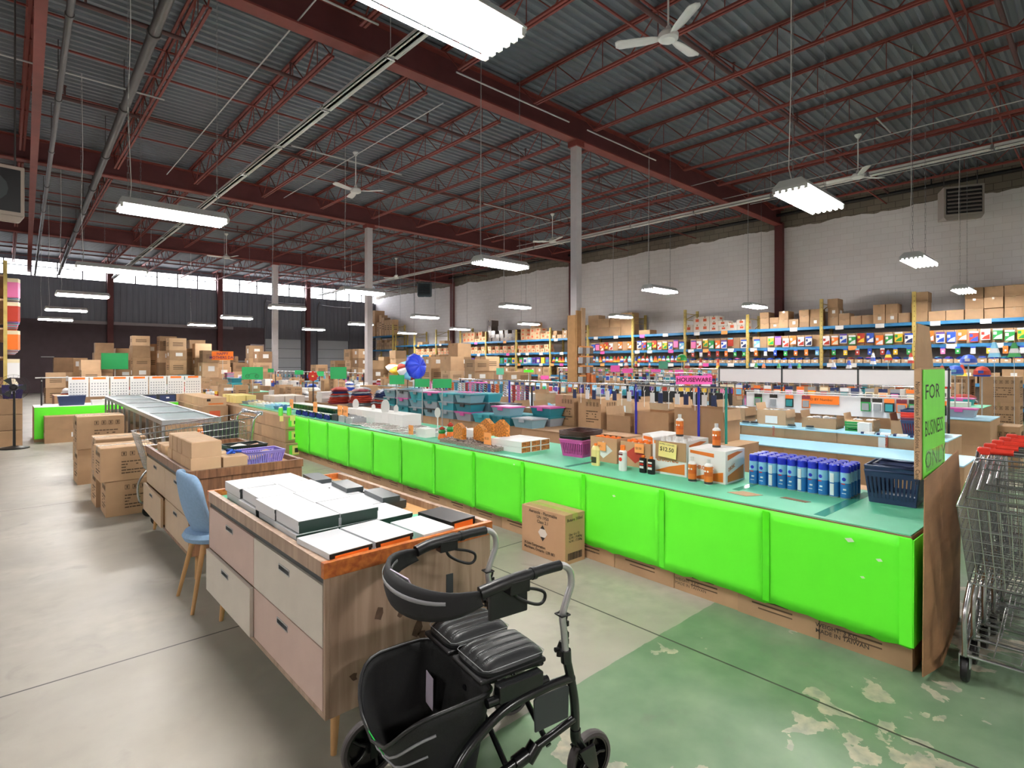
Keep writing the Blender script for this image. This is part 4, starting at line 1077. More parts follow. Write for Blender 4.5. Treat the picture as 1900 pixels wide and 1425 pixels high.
printed_box('product_carton', 3.80, 2.19, TH, .33, .30, .275, 'open orange and white carton with the price card', open_=True)
cu = empty('price_card', (3.778, 2.34, TH+.135), 0, label='yellow card reading $12.50 on the open orange white carton', cat='price card')
MB().box(-.0, -.07, 0, .002, .085, .115).build('card', YELL, cu); text('$12.50', .045, (-.001, .075, .062), FX, HAND, cu, bold=.0005); text('HI-PRO CLEANER', .017, (-.001, .08, .10), FX, HAND, cu)
cu.rotation_euler = (R(4), 0, 0)
for i in range(8):
    orb(3.85+.065*(i//4), 2.235+.065*(i % 4), TH+.105, 'white capped bottle inside the open carton, %s bottle in the %s row' % (nth(i % 4), ('front', 'back')[i//4]))
printed_box('product_carton', 3.78, 1.875, TH, .30, .29, .235, 'closed orange and white carton beside the blue cans')
printed_box('product_carton', 4.0, 2.52, TH, .30, .2, .27, 'white carton standing behind the open price card one', open_=False)
orb(3.72, 2.10, TH, 'orange labelled bottle in front of the carton gap'); orb(3.715, 1.97, TH, 'orange labelled bottle in front of the closed carton')
x, y = G(1281, 818, TH+.275); orb(4.02, 2.38, TH+.275, 'orange labelled bottle on top of the open carton edge'); orb(3.93, 2.02, TH+.235, 'orange labelled bottle on top of the closed carton')
# kraft cartons with orange cans
for i, (x, y, w_, d, h) in enumerate(((3.88, 2.90, .36, .29, .215), (3.88, 2.56, .36, .30, .205))):
    t = empty('open_kraft_carton', (x, y, TH), 0, label='open kraft carton %s, orange caps showing' % ('beside the pink baskets' if i == 0 else 'with red diamond mark'), cat='carton')
    m = MB(); m.box(0, 0, 0, w_, .005, h); m.box(0, d-.005, 0, w_, d, h); m.box(0, .005, 0, .005, d-.005, h); m.box(w_-.005, .005, 0, w_, d-.005, h); m.box(.005, .005, 0, w_-.005, d-.005, .02)
    m.slab([(.15, 0, h), (w_, 0, h), (w_, d, h+.004), (.15, d, h+.004)], .004)
    m.build('body', mat('fresh cardboard', 'BC9470'), t)
    MB().slab([(-.001, d*.5, h*.85), (-.001, d*.85, h*.5), (-.001, d*.5, h*.15), (-.001, d*.15, h*.5)], .0006).build('diamond_mark', INKR if i else WHITE, t)
    for k in range(8):
        bottle(x+.04+.06*(k//4), y+.05+.062*(k % 4), TH+.035, [(.027, 0), (.028, .15), (.02, .16), (.020, .162), (.018, .185), (0, .186)], [0, 0, 0, 1, 1], [WHITE, ORANGE], 'orange capped can in the kraft carton %s, %s in %s row' % ('by the baskets' if i == 0 else 'with the red diamond', nth(k % 4), ('front', 'back')[k//4]), name='capped_can', grp='orange capped cans in cartons')
YB_ = mat('pale yellow plastic bottle', 'EBD98E', .35)
t = bottle(3.70, 2.985, TH, [(.040, 0), (.042, .006), (.042, .135), (.03, .16), (.013, .168), (.014, .169), (.014, .188), (0, .19)], [0, 0, 0, 0, 0, 1, 1], [YB_, ORANGE], 'pale yellow bottle with orange cap in front of the kraft cartons', sq=.6)
MB().cbox((-.0258, 0, .05), (.002, .05, .05)).build('label', mat('olive label', '3B3A1E', .5), t)
t = bottle(3.68, 2.69, TH, [(.031, 0), (.033, .006), (.033, .15), (.024, .165), (.021, .166), (.021, .2), (.018, .206), (0, .207)], [0, 0, 0, 0, 1, 1, 1], [WHITE, ORANGE], 'white spray can with orange cap and red flame mark', name='spray_can')
MB().lathe([(.016, 0), (0, .001)], n=16, M=Matrix.Translation((-.0332, 0, .095)) @ Matrix.Rotation(R(-90), 4, 'Y')).build('red_mark', REDP, t); MB().cbox((-.0325, 0, .135), (.002, .04, .012)).cbox((-.0325, 0, .15), (.002, .04, .005)).build('label_band', mat('maroon band', '6A2430', .4), t)
for i, (x, y) in enumerate(((3.735, 2.535), (3.73, 2.455))):
    t = bottle(x, y, TH, [(.03, 0), (.032, .004), (.032, .112), (.014, .118), (.014, .119), (.014, .136), (0, .137)], [0, 0, 0, 0, 1, 1], [BLACK, ORANGE], 'small black can with orange cap, %s' % ('nearer the white spray can' if i == 0 else 'touching the open carton'), name='small_can', sq=.7)
    MB().cbox((-.0222, 0, .09), (.002, .036, .012)).cbox((-.0222, 0, .045), (.002, .036, .018)).build('white_print', WHITE, t); MB().cbox((-.0222, 0, .068), (.002, .034, .014)).build('red_print', REDP, t)
for i, (x, y, z, lab, tx) in enumerate(((3.865, 3.05, TH+.10, 'orange price card on the kraft carton by the baskets', '$7.-'), (3.865, 2.66, TH+.125, 'pale orange price card on the red diamond carton', '$3.50'))):
    t = empty('price_card', (x, y, z), 0, label=lab, cat='price card'); MB().box(-.002, -.045, 0, .0, .045, .075).build('card', ORANGEL, t); text(tx, .026, (-.003, .036, .037), FX, HAND, t)
MB().slab([(3.55, 1.62, TH+.001), (3.66, 1.56, TH+.001), (3.68, 1.70, TH+.001), (3.57, 1.76, TH+.001)], .002).build('flat_card', CARDL, label='flat kraft card lying in front of the blue cans', cat='card')
MB().slab([(3.66, 1.30, TH+.001), (3.70, 1.28, TH+.001), (3.72, 1.44, TH+.001), (3.68, 1.46, TH+.001)], .002).build('flat_card', CARDD, label='narrow brown card lying in front of the blue cans', cat='card')
# baskets on the counter
for i in range(2):
    basket(4.13, .93, TH+.028*i, .30, .28, .20, 3, NAVY, 'dark blue slotted basket at the sign end, %s' % ('under the other' if i == 0 else 'nested on top'), handle=NAVY if i else None, grp='dark blue nested baskets')
for i in range(6):
    mt = (MAG, BLACK, BROWNP, BROWNP, BROWNP, BROWNP)[i]
    basket(4.02, 3.42, TH+(.0, .055, .075, .085, .095, .105)[i], .32, .26, .155 if i == 0 else .13, 5, mt, 'slotted basket in the pink bottomed stack, %s from the bottom, %s' % (nth(i), ('pink', 'black', 'brown', 'brown', 'brown', 'brown')[i]), grp='nested baskets by the kraft cartons')
# boxes with busy printed fronts
BUSY = mat('busy orange and green print', 'B06A2E', .5, var=.75, nscale=45)
BUSYG = mat('glittery mixed beads', '8E8078', .3, var=.8, nscale=120)
for r in range(3):
    for l in range(2):
        x0, y0 = 3.66+.135*r, 3.86
        t = empty('product_box', (x0, y0, TH+.055*l), R(3), label='white box with orange printed end, %s layer, %s from the aisle' % (('lower', 'upper')[l], nth(r)), cat='box', group='white boxes with printed ends')
        MB().box(0, 0, 0, .13, .42, .053).build('carton', WHITE, t); MB().box(.004, -.001, .004, .126, 0, .049).build('printed_end', BUSY, t)
BAG = mat('busy orange packet print', 'C07A32', .4, var=.7, nscale=60)
for i, (x, y, z, s) in enumerate(((3.62, 4.75, .06, 1), (3.70, 4.50, .06, 1), (3.9, 4.62, .09, 1.05), (3.88, 4.36, .09, 1.1))):
    t = empty('display_packet', (x, y, TH+z), R(-8), label='orange patterned display packet with pointed header, %s of four' % nth(i), cat='packet', group='orange pointed display packets')
    m = MB(); m.slab([(0, .1*s, 0), (0, -.1*s, 0), (0, -.1*s, .12*s), (0, 0, .17*s), (0, .1*s, .12*s)], .05); m.build('packet', BAG, t)
    MB().slab([(-.002, .04, .10*s), (-.002, -.04, .10*s), (-.002, 0, .15*s)], .001).build('header', mat('violet print', '40307A', .5), t)
for i in range(3):
    m = MB(); y0 = 4.1+.33*i
    m.box(0, 0, 0, .3, .3, .035)
    for k in range(60): a, b = rnd.uniform(.01, .29), rnd.uniform(.01, .29); m.lathe([(.012, 0), (.009, .01), (0, .014)], c=(a, b, .034), n=6)
    m.build('trinket_tray', BUSYG, label='shallow tray heaped with small mixed trinkets, %s from the white boxes' % nth(i), cat='tray', group='trinket trays', loc=(3.52+.02*i, y0, TH), rz=R(2))
t = empty('price_card', (3.58, 4.27, TH+.05), 0, label='orange price card leaning among the patterned packets', cat='price card'); MB().box(-.002, -.055, 0, .0, .055, .12).build('card', ORANGEL, t); text('$2.25', .03, (-.003, .045, .06), FX, HAND, t)
# figurine and boxes beyond
for i, (x, y, h) in enumerate(((3.74, 5.12, .2), (3.68, 5.20, .15))):
    m = MB(); m.lathe([(.045, 0), (.05, .02), (.035, h*.45), (.045, h*.6), (.03, h*.75), (.035, h*.85), (.01, h*.97), (0, h)], n=12, ms=[0, 0, 1, 1, 2, 2, 0])
    m.build('figurine', [PM['orange'], PM['green'], PM['red']], label='colourful %s figurine on the green counter' % ('tall' if i == 0 else 'short'), cat='figurine', loc=(x, y, TH))
def whitebox(x, y, z, w_, d, h, lab, rz=0, mt=WHITE, grp=None, name='white_box'):
    m = MB(); m.box(0, 0, 0, w_, d, h); m.box(-.001, -.001, h*.62, w_+.001, d+.001, h+.001)
    return m.build(name, mt, label=lab, cat='box', group=grp, loc=(x, y, z), rz=R(rz))
for i, (x, y, l) in enumerate(((3.6, 5.42, 0), (3.6, 5.42, 1), (3.75, 5.3, 0), (3.9, 5.2, 0), (3.9, 4.9, 0))):
    whitebox(x, y, TH+.05*l, .14, .2, .05 if i < 3 else .11, 'plain white box next to the figurines, %s' % ('lower of two', 'upper of two', 'half hidden', 'taller', 'tallest by the packets')[i])
# cards of jewellery lying flat
JEW = mat('speckled jewellery cards', 'A59F98', .35, var=.7, nscale=110)
k = 0
for r in range(3):
    for c in range(6):
        m = MB(); m.box(0, 0, 0, .24, .22, .006, 0)
        for q in range(16): a, b = .02+.05*(q % 4), .02+.05*(q//4); m.box(a, b, .006, a+.03, b+.035, .014, 1)
        o = m.build('jewellery_card', [WHITE, JEW], label='flat card of small jewellery, %s across and %s along the counter' % (nth(r), nth(c)), cat='card', group='jewellery cards on the green counter', loc=(3.60+.2*r, 5.75+.27*c, TH+.006*((r+c) % 3)), rz=R(rnd.uniform(-14, 14))); k += 1
t = empty('price_card', (3.57, 5.68, TH+.02), 0, label='orange price card in front of the jewellery cards', cat='price card'); MB().box(-.002, -.05, 0, .0, .05, .11).build('card', ORANGEL, t); text('$3.-', .03, (-.003, .045, .055), FX, HAND, t)
# white carton wall and green glassware packs
for c in range(9):
    for l in range(2): whitebox(3.95+.0*c, 6.5+.19*c, TH+.085*l, .3, .185, .083, 'white box in the long white wall, %s layer, %s from the figurines' % (('lower', 'upper')[l], nth(c)), grp='wall of white boxes on the counter')
GG = mat('dark green glass', '17402C', .15, spec=.8, var=.5, nscale=60)
for c in range(14):
    m = MB(); m.box(0, 0, 0, .2, .12, .02, 1); m.box(.0, .004, .02, .2, .116, .10, 0); m.box(0, 0, .10, .2, .12, .112, 1)
    m.build('glass_pack', [GG, WHITE], label='pack of dark green glassware with white lid, %s from the white boxes' % nth(c), cat='pack', group='green glassware packs', loc=(3.86, 8.35+.13*c, TH+.04))
for c in range(10):
    m = MB()
    for q in range(4): m.lathe([(.018, 0), (.022, .03), (.012, .06), (.014, .075), (0, .08)], c=(.03+.05*(q % 2), .03+.05*(q//2), 0), n=8, m=q % 2)
    m.build('bottle_cluster', [mat('cobalt glass', '1A2A7A', .15, spec=.8), GG], label='set of four tiny dark glass bottles at the counter edge, %s set' % nth(c), cat='bottle set', group='tiny bottle sets', loc=(3.62+.02*(c % 2), 8.1+.14*c, TH))
for i, (x, y, mt) in enumerate(((3.66, 7.62, mat('clear plastic tub', 'A9ADB0', .15, spec=.8)), (3.68, 7.9, DARKG), (3.62, 7.3, mat('clear plastic tub', 'A9ADB0')))):
    m = MB(); m.box(0, 0, 0, .22, .2, .09); 
    for q in range(6): m.cyl((.02+.035*q, .03, .09), (.02+.035*q, .17, .09), .014, n=6)
    m.build('plastic_tub', mt, label='%s plastic tub of small items at the counter edge' % ('clear', 'dark', 'second clear')[i], cat='tub', loc=(x, y, TH))
for i, (px, py, h) in enumerate(((715, 773, .22), (660, 757, .17), (693, 765, .1), (735, 770, .12), (812, 782, .14))):
    X, Y = G(px, py, TH); X = 4.0+.05*i
    Y = onX(px, X)
    m = MB(); m.lathe([(.05, 0), (.05, .01), (.008, .02), (.008, .17+h*.35)], n=12); M = Matrix.Translation((0, 0, .17+h*.35)) @ Matrix.Rotation(R(45), 4, 'Z') @ Matrix.Rotation(R(90), 4, 'Y') @ Matrix.Diagonal((1.2, .7, 1, 1))
    m.lathe([(0, -.008), (h*.4, -.008), (h*.4, .008), (0, .008)], n=20, M=M)
    m.build('table_mirror', WHITEM, label='oval white table mirror on the green counter, %s in height order' % ('tallest', 'second', 'smallest', 'third', 'fourth')[i], cat='mirror', loc=(X, Y, TH))
for i, (px, py) in enumerate(((631, 757), (641, 760), (585, 757), (541, 747))):
    X, Y = G(px, py, TH+.1); X = 3.7; Y = onX(px, X)
    t = empty('price_card', (X, Y, TH), 0, label='orange price card among the %s' % ('green glassware packs', 'glassware packs, the nearer', 'blue trays far along the counter', 'papers far along the counter')[i], cat='price card'); MB().box(-.002, -.08, .08, .0, .08, .24).box(-.002, -.004, 0, 0, .004, .08).build('card', ORANGEL, t); text('$1.50', .045, (-.003, .065, .16), FX, HAND, t)
for i, (y, mt) in enumerate(((10.4, mat('blue tray', '2A6F9E', .4)), (10.9, BLUEC), (11.4, WHITE), (11.9, PM['cream']), (12.3, PM['grey']))):
    m = MB(); m.frustum(.02, .02, .28, .38, 0, 0, 0, .3, .4, .06, 0, top=False); m.box(.02, .02, .0, .28, .38, .03)
    for q in range(5): m.lathe([(.04, 0), (.03, .05), (0, .06)], c=(.06+.05*q*.9, .1+.05*(q*3 % 5), .03), n=8)
    m.build('goods_tray', mt, label='%s tray of mixed small goods at the far end of the counter' % ('blue', 'pale blue', 'white', 'cream', 'grey')[i], cat='tray', loc=(3.75, y, TH))

# stacked cartons against the far part of the counter
GLAB = mat('lime green product label', '6BE04A', .5); 
for c in range(20):
    for l in range(3):
        y = 9.3+.21*c + (0 if l else -.12); x = 3.185+.028*(y-.69) - .0 - (.0 if l else .03)
        zz = (0, .24, .46)[l]; hh = (.235, .215, .215)[l]
        t = empty('bottle_carton', (x, y, zz), 0, label='kraft carton in the stacked row along the counter, %s layer, %s from the green labels' % (('bottom', 'middle', 'top')[l], nth(c)), cat='carton', group='kraft cartons stacked along the counter')
        m = MB(); m.box(0, 0, 0, .33, .205, hh-.003); m.box(.002, .1, hh-.003, .328, .104, hh-.002, 1); m.build('body', [CARD, INK], t)
        if c == 0:
            MB().box(.05, -.001, .04, .3, 0, hh-.03).build('green_label', GLAB, t); MB().box(.1, -.002, .05, .24, -.001, hh-.04).build('yellow_label', YELL, t); MB().box(.14, -.003, .08, .2, -.002, hh-.08).build('dark_figure', INK, t)
for i, x in enumerate((3.42, 3.56)):
    bottle(x, 9.5, .675, [(.035, 0), (.036, .01), (.036, .12), (.03, .13), (.03, .131), (.03, .15), (0, .151)], [0, 0, 0, 0, 1, 1], [GLAB, WHITE], 'green bottle with white cap on the kraft cartons, %s' % ('left one' if i == 0 else 'right one'), name='green_bottle')
for i, x in enumerate((3.33, 3.5)):
    t = empty('price_card', (x, 9.295, .60), 0, label='pale yellow price card on the stacked cartons, %s' % ('narrow one' if i == 0 else 'wide one'), cat='price card'); MB().box(0, -.003, 0, .06+.06*i, -.001, .09).build('card', YELL, t)
for c in range(16):
    for l in range(1):
        x, y = 3.0+.03*c*.2, 12.6+.19*c
        t = empty('cleaner_carton', (x, y, .675), 0, label='small kraft carton in the upper far row beside the counter, %s along' % nth(c), cat='carton', group='small kraft cartons in the far row')
        MB().box(0, 0, 0, .42, .18, .17).build('body', CARDL, t); MB().box(.05, -.001, .1, .12, 0, .15).build('dark_label', INK, t); MB().box(.08, -.001, .03, .36, 0, .06).build('orange_label', LABO, t)
        carton(2.95+.03*c*.2, y, 0, .5, .185, .33, 'orange labelled kraft carton at the foot of the far row, %s along' % nth(c), grp='lower cartons of the far row', name='cleaner_case', prints=2, tape=False)
        carton(2.95+.03*c*.2, y, .33, .5, .185, .34, 'orange labelled kraft carton in the middle of the far row, %s along' % nth(c), grp='middle cartons of the far row', name='cleaner_case', prints=2, tape=False)
# ------------------------------------------------------------------ table rows across the hall
CNT = {}; TABLES = []
def base_at(x, y):
    return max([z for a, b, c, d, z in TABLES if a <= x <= b and c <= y <= d] + [0])
def num(key):
    CNT[key] = CNT.get(key, -1) + 1; return nth(CNT[key]) if CNT[key] < 98 else 'last'
def table_row(name, X0, X1, Y0, Y1, z, top, lab, seg=.55, tape=False, alongY=True, cardm=CARD):
    t = empty(name, (X0, Y0, 0), label=lab, cat='table'); TABLES.append((X0, X1, Y0, Y1, z))
    MB().box(0, 0, z-.012, X1-X0, Y1-Y0, z).build('top_sheet', top, t)
    L = (Y1-Y0) if alongY else (X1-X0); p = 0; i = 0
    while p < L-.1:
        s = min(seg*rnd.uniform(.85, 1.15), L-p); m = MB()
        if alongY: b = (.01+rnd.uniform(0, .012), p, X1-X0-.01, p+s-.004)
        else: b = (p, .01+rnd.uniform(0, .012), p+s-.004, Y1-Y0-.01)
        m.box(b[0], b[1], 0, b[2], b[3], z*.5-.002).box(b[0], b[1], z*.5, b[2], b[3], z-.012)
        if tape and i % 3 == 1: m.box(b[0]-.001, b[1]+.02, z*.5, b[0], b[1]+.09, z-.02, 1)
        m.build('base_carton', [cardm, WHITE], t); p += s; i += 1
    return t
ZT2, ZT3, ZT4 = .66, .60, .73
table_row('goods_table', 5.3, 6.35, 2.75, 16, ZT2, CARD, 'kraft topped goods table behind the green counter')
table_row('goods_table', 6.55, 7.33, .95, 12, ZT3, BLUEC, 'low light blue topped table behind the spray cans')
t = table_row('goods_table', 7.36, 8.15, 1.2, 12, ZT4, BLUEC, 'raised blue topped table step marked FRAGILE', tape=True)
for y in (.5, 1.75, 2.9): text('FRAGILE', .034, (-.002, y+.05, .615), (R(90), R(-90), R(-90)), INKR, t, bold=.001)
table_row('goods_table', 10.3, 11.3, 1.2, 26, .74, BLUEC, 'long goods table behind the cardboard wrapped column')
table_row('goods_table', 12.9, 13.9, 1.6, 28, .76, GREENT, 'long green topped table in the middle of the hall')
table_row('goods_table', 15.3, 16.3, 3.2, 30, .80, CARD, 'long kraft table nearest the blue wall rack')
table_row('goods_table', 6.9, 8.2, 13.2, 27, .75, CARD, 'kraft table left of the second white column')
table_row('goods_table', 4.7, 5.9, 17.0, 26, .72, GREENT, 'green topped table far behind the green counter')

# goods prototypes -------------------------------------------------
def opened(x, y, z, w_, d, h, lab, fill, grp=None, rz=0, name='open_carton', body=CARD):
    t = obj(name, carton_mesh(w_, d, h, body=body, opened=True, seed=0), (x, y, z), R(rz), label=lab, cat='carton', group=grp)
    if fill:
        m = MB()
        for k in range(10):
            a, b = rnd.uniform(.15, .8)*w_, rnd.uniform(.15, .8)*d; s = min(w_, d)*.16
            m.lathe([(s, 0), (s*.8, s*.7), (0, s*.9)], c=(a, b, h*.8), n=6, m=k % 2)
        m.build('contents', fill, t)
    return t
def heap(name, x, y, z, w_, d, h, mats, lab, cat, grp=None):
    """a rumpled pile of soft goods, layer by layer"""
    m = MB(); n = max(3, int(h/.035))
    for k in range(n):
        zz = h*k/n; sc = 1-.35*k/n; vs = []
        for j in range(7):
            for i in range(7):
                u, v = i/6-.5, j/6-.5; e = max(abs(u), abs(v))*2
                vs.append((w_*sc*u+rnd.uniform(-.012, .012), d*sc*v+rnd.uniform(-.012, .012), zz + h/n*1.5*(1-e**3)+rnd.uniform(-.008, .008)))
        m.add(vs, [(7*j+i, 7*j+i+1, 7*(j+1)+i+1, 7*(j+1)+i) for j in range(6) for i in range(6)], rnd.randrange(len(mats)), True)
    return m.build(name, mats, label=lab, cat=cat, group=grp, loc=(x, y, z), rz=rnd.uniform(-.3, .3))
BINM = {}
def bin_mesh(bm_, lm):
    k = (bm_.name, lm.name)
    if k not in BINM:
        m = MB(); m.frustum(-.12, -.17, .12, .17, 0, -.145, -.20, .145, .20, .115, 0); m.box(-.14, -.19, .113, .14, .19, .116)
        BINM[k] = m.mesh('storage_bin', [bm_])
        BINM[('lid', lm.name)] = MB().box(-.155, -.21, .116, .155, .21, .132).box(-.13, -.18, .132, .13, .18, .1375).box(-.165, -.05, .08, -.15, .05, .125).mesh('lid', [lm])
    return BINM[k]
def bin_(bm_, lm, *a, **k):
    o = obj('storage_bin', bin_mesh(bm_, lm), *a, **k); obj('lid', BINM[('lid', lm.name)], parent=o); return o
def hook_card(c1, c2, c3, w_=.11, h=.17):
    k = ('hc', c1, c2, c3, w_)
    if k not in BINM:
        m = MB(); m.box(-.002, -w_/2, -h, 0, w_/2, 0, 0); m.box(-.003, -w_/2, -h*.3, -.002, w_/2, 0, 1); m.box(-.02, -w_*.36, -h*.92, -.002, w_*.36, -h*.4, 2)
        m.tube([(0, 0, -.01), (-.01, 0, .03), (-.02, 0, .045)], .003, 4, 3)
        BINM[k] = m.mesh('hanging_card', [PM[c1], PM[c2], PM[c3], WHITE])
    return BINM[k]
def rail(X, Y0, Y1, z, base, posts, lab, grp=None, bx=None):
    t = empty('display_rail', (X, Y0, 0), label=lab, cat='rail', group=grp)
    MB().cyl((0, 0, z), (0, Y1-Y0, z), .011, n=8).build('bar', CHROME, t)
    for y, mt in posts: MB().cyl((0, y-Y0, base), (0, y-Y0, z+.01), .015, n=8).build('post', mt, t)
    return t
# posts and rails behind the counter
PB = mat('royal blue post', '2B2FB0', .4); PT = mat('teal post', '1E9A8E', .4); PK_ = mat('black post', '1C1C20', .4); PO = mat('orange post', 'E06030', .4)
rail(5.9, 2.9, 7.4, 1.28, ZT2, ((2.92, PT), (3.25, PB), (4.11, PB), (6.5, PB)), 'chrome rail on blue and teal posts behind the orange cartons')
for i in range(20):
    y = 2.95+.115*i
    m = MB(); m.tube([(0, 0, 0), (-.02, 0, -.04), (0, 0, -.075), (.02, 0, -.05)], .0035, 5); m.box(-.004, -.03, -.2, .004, .03, -.075, 1) if i % 3 else m.cyl((0, 0, -.26), (0, 0, -.075), .004, n=5, m=0)
    m.build('hanging_hook', [WHITE, PM[('grey', 'navy', 'white')[i % 3]]], label='white plastic hook with small goods on the blue post rail, %s' % nth(i), cat='hook', group='white hooks on the blue post rail', loc=(5.9, y, 1.268))
# open cartons under the blue post rail
for i, (y, w_, d, h, op) in enumerate(((2.98, .4, .62, .46, 1), (3.68, .36, .5, .36, 1), (4.24, .4, .38, .26, 1), (4.72, .36, .4, .42, 0), (5.2, .38, .36, .44, 0), (5.66, .3, .34, .3, 1), (6.1, .34, .34, .26, 1), (6.5, .36, .4, .3, 1), (7.0, .34, .42, .34, 1), (7.5, .34, .4, .25, 1))):
    lab = 'brown %s carton behind the rail posts, %s from the teal post' % ('open' if op else 'taped', nth(i))
    if op: opened(5.96, y, ZT2, w_, d, h*.8, lab, [WHITE, PM['grey']] if i > 4 else None)
    else: carton(5.96, y, ZT2, w_, d, h, lab, prints=1, name='shipping_carton', seed=i)
# plastic bins, teal and clear
cols = [CLEARB, CLEARV, TEALP, CLEARB, mat('aqua plastic', '3FA7B5', .35)]; lids = [CLEARV, TEALP, mat('aqua plastic', '3FA7B5'), MAG, CLEARV, DARKG]
for c in range(9):
    for r in range(2):
        for l in range(3 if c > 2 else 1 + (c+r) % 2):
            bin_(cols[(c*2+l+r) % 5], lids[(c+l*2+r) % 6], (5.42+.36*r, 5.55+.45*c, ZT2+.139*l), 0, label='lidded plastic storage bin, %s column, %s row, %s layer' % (nth(c), ('front', 'back')[r], nth(l)), cat='storage bin', group='plastic storage bins behind the counter')
for c in range(5):
    heap('fabric_pile', 5.55+.3*(c % 2), 9.8+.5*c, ZT2, .5, .42, .35, [PM['red'], PM['navy'], PM['grey'], PM['maroon']], 'rumpled pile of dark and red fabric goods, %s beyond the bins' % nth(c), 'fabric pile', 'fabric piles beyond the bins')
# ties hanging
rail(6.45, 6.5, 10.0, 1.18, 0, ((6.55, PK_), (9.95, PK_)), 'black rail hung with striped ties behind the plastic bins')
tcol = ['navy', 'white', 'black', 'red', 'maroon', 'grey', 'teal', 'purple', 'cream', 'blue', 'pink', 'orange']
tie_m = {}
for i in range(30):
    a, b = tcol[(i*5) % 12], tcol[(i*7+3) % 12]; k = (a, b)
    if k not in tie_m:
        m = MB(); m.box(-.006, -.035, -.3, .006, .035, 0, 0)
        for q in range(7): m.slab([(-.0065, -.035, -.28+.04*q), (-.0065, .035, -.26+.04*q), (-.0065, .035, -.25+.04*q), (-.0065, -.035, -.27+.04*q)], .0005, 1)
        tie_m[k] = m.mesh('striped_tie', [PM[a], PM[b]])
    obj('striped_tie', tie_m[k], (6.44, 6.65+.11*i, 1.185), R(rnd.uniform(-6, 6)), label='striped tie hanging over the black rail, %s from the near end' % nth(i), cat='tie', group='ties on the black rail')
# goods on the two blue steps
for i, (y, w_, d, h) in enumerate(((1.35, .3, .42, .16), (1.95, .26, .3, .14), (2.35, .3, .4, .13), (2.95, .3, .38, .2), (3.5, .35, .4, .2), (4.1, .3, .36, .18), (4.7, .3, .5, .2), (5.4, .3, .4, .22), (6.1, .3, .4, .2))):
    opened(7.62, y, ZT4, w_, d, h, 'low open carton with goods on the raised blue step, %s from the sign' % nth(i), [PM['grey'], WHITE], body=CARDL if i % 2 else CARD)
    if i % 2: MB().slab([(7.6, y+.1, ZT4+.02), (7.6, y+.26, ZT4+.02), (7.6, y+.26, ZT4+.12), (7.6, y+.1, ZT4+.12)], .002).build('note_card', WHITE, label='white note on the front of a low open carton, %s' % num('note'), cat='card')
for i, y in enumerate((2.6, 2.82, 3.3, 3.42, 4.05, 4.5)):
    m = MB(); m.lathe([(.03, 0), (.055, .012), (.058, .022), (.03, .03), (0, .03)], n=14); m.lathe([(.045, .028), (.045, .04), (0, .042)], n=14, m=1)
    m.build('tape_roll', [CHROME, DARKG], label='round metal trinket dish on the blue step, %s from the sign' % nth(i), cat='dish', group='metal trinket dishes', loc=(7.47, y, ZT4))
for i in range(5):
    basket(7.75, 1.52, ZT4+.03*i, .34, .30, .17, 2, (NAVY, mat('maroon plastic', '6A2440', .4), REDP, REDP, NAVY)[i], 'slotted basket in the red and navy stack, %s from the bottom' % nth(i), grp='red and navy nested baskets')
whitebox(7.46, 1.95, ZT4, .12, .12, .06, 'small white box, lower of two on the blue step'); whitebox(7.46, 1.95, ZT4+.06, .12, .12, .06, 'small white box, upper of two on the blue step')
for i in range(5):
    m = MB(); m.box(0, 0, 0, .12, .13, .02, 0); m.box(-.001, .1, 0, .121, .131, .021, 1); m.build('flat_packet', [WHITE, PM['navy']], label='flat white and navy packet on the blue step edge, %s from the sign' % nth(i), cat='packet', group='flat packets on the blue step', loc=(7.42, 1.25+.16*i, ZT4), rz=R(8))
for k in range(4):
    m = MB(); m.box(0, 0, 0, .14, .22, .025, 0); m.box(0, .02, .025, .14, .2, .03, 1); m.build('folded_bag', [PM['green'], PM['cream']], label='folded green and cream bag, %s from the bottom of its pile' % nth(k), cat='bag', group='folded green bags', loc=(7.6, 2.02, ZT4+.031*k+.0), rz=R(3*k))
# white display board with hooks
wb = empty('display_board', (8.22, 1.35, 0), label='long white display board with an orange SOLD BY card', cat='display board')
MB().box(0, 0, .86, .015, 2.4, 1.13).build('board', mat('white display board', 'E6E4E6', .5), wb)
for y in (0.02, 1.2, 2.36): MB().cyl((.03, y, 0), (.03, y, 1.2), .012, n=6).build('post', CHROME, wb)
MB().cyl((-.03, 0, 1.15), (-.03, 2.4, 1.15), .009, n=6).build('bar', WHITEM, wb)
oc = empty('price_card', (8.20, 2.95, 1.0), label='orange card reading SOLD BY on the white display board', cat='price card')
MB().box(-.002, -.46, 0, .0, .0, .115).build('card', ORANGE, oc); text('SOLD BY Number', .048, (-.003, -.02, .06), FX, HAND, oc)
for i in range(11):
    y = 1.4+.13*i if i < 7 else 2.9+.22*(i-7)
    obj('hanging_card', hook_card(*[('black', 'orange', 'teal'), ('white', 'black', 'grey'), ('green', 'black', 'grey'), ('orange', 'maroon', 'grey')][i % 4]), (8.19, y, 1.108), 0, label='carded item hanging on the white board bar, %s from the sign' % nth(i), cat='hanging card', group='carded items on the white board bar')
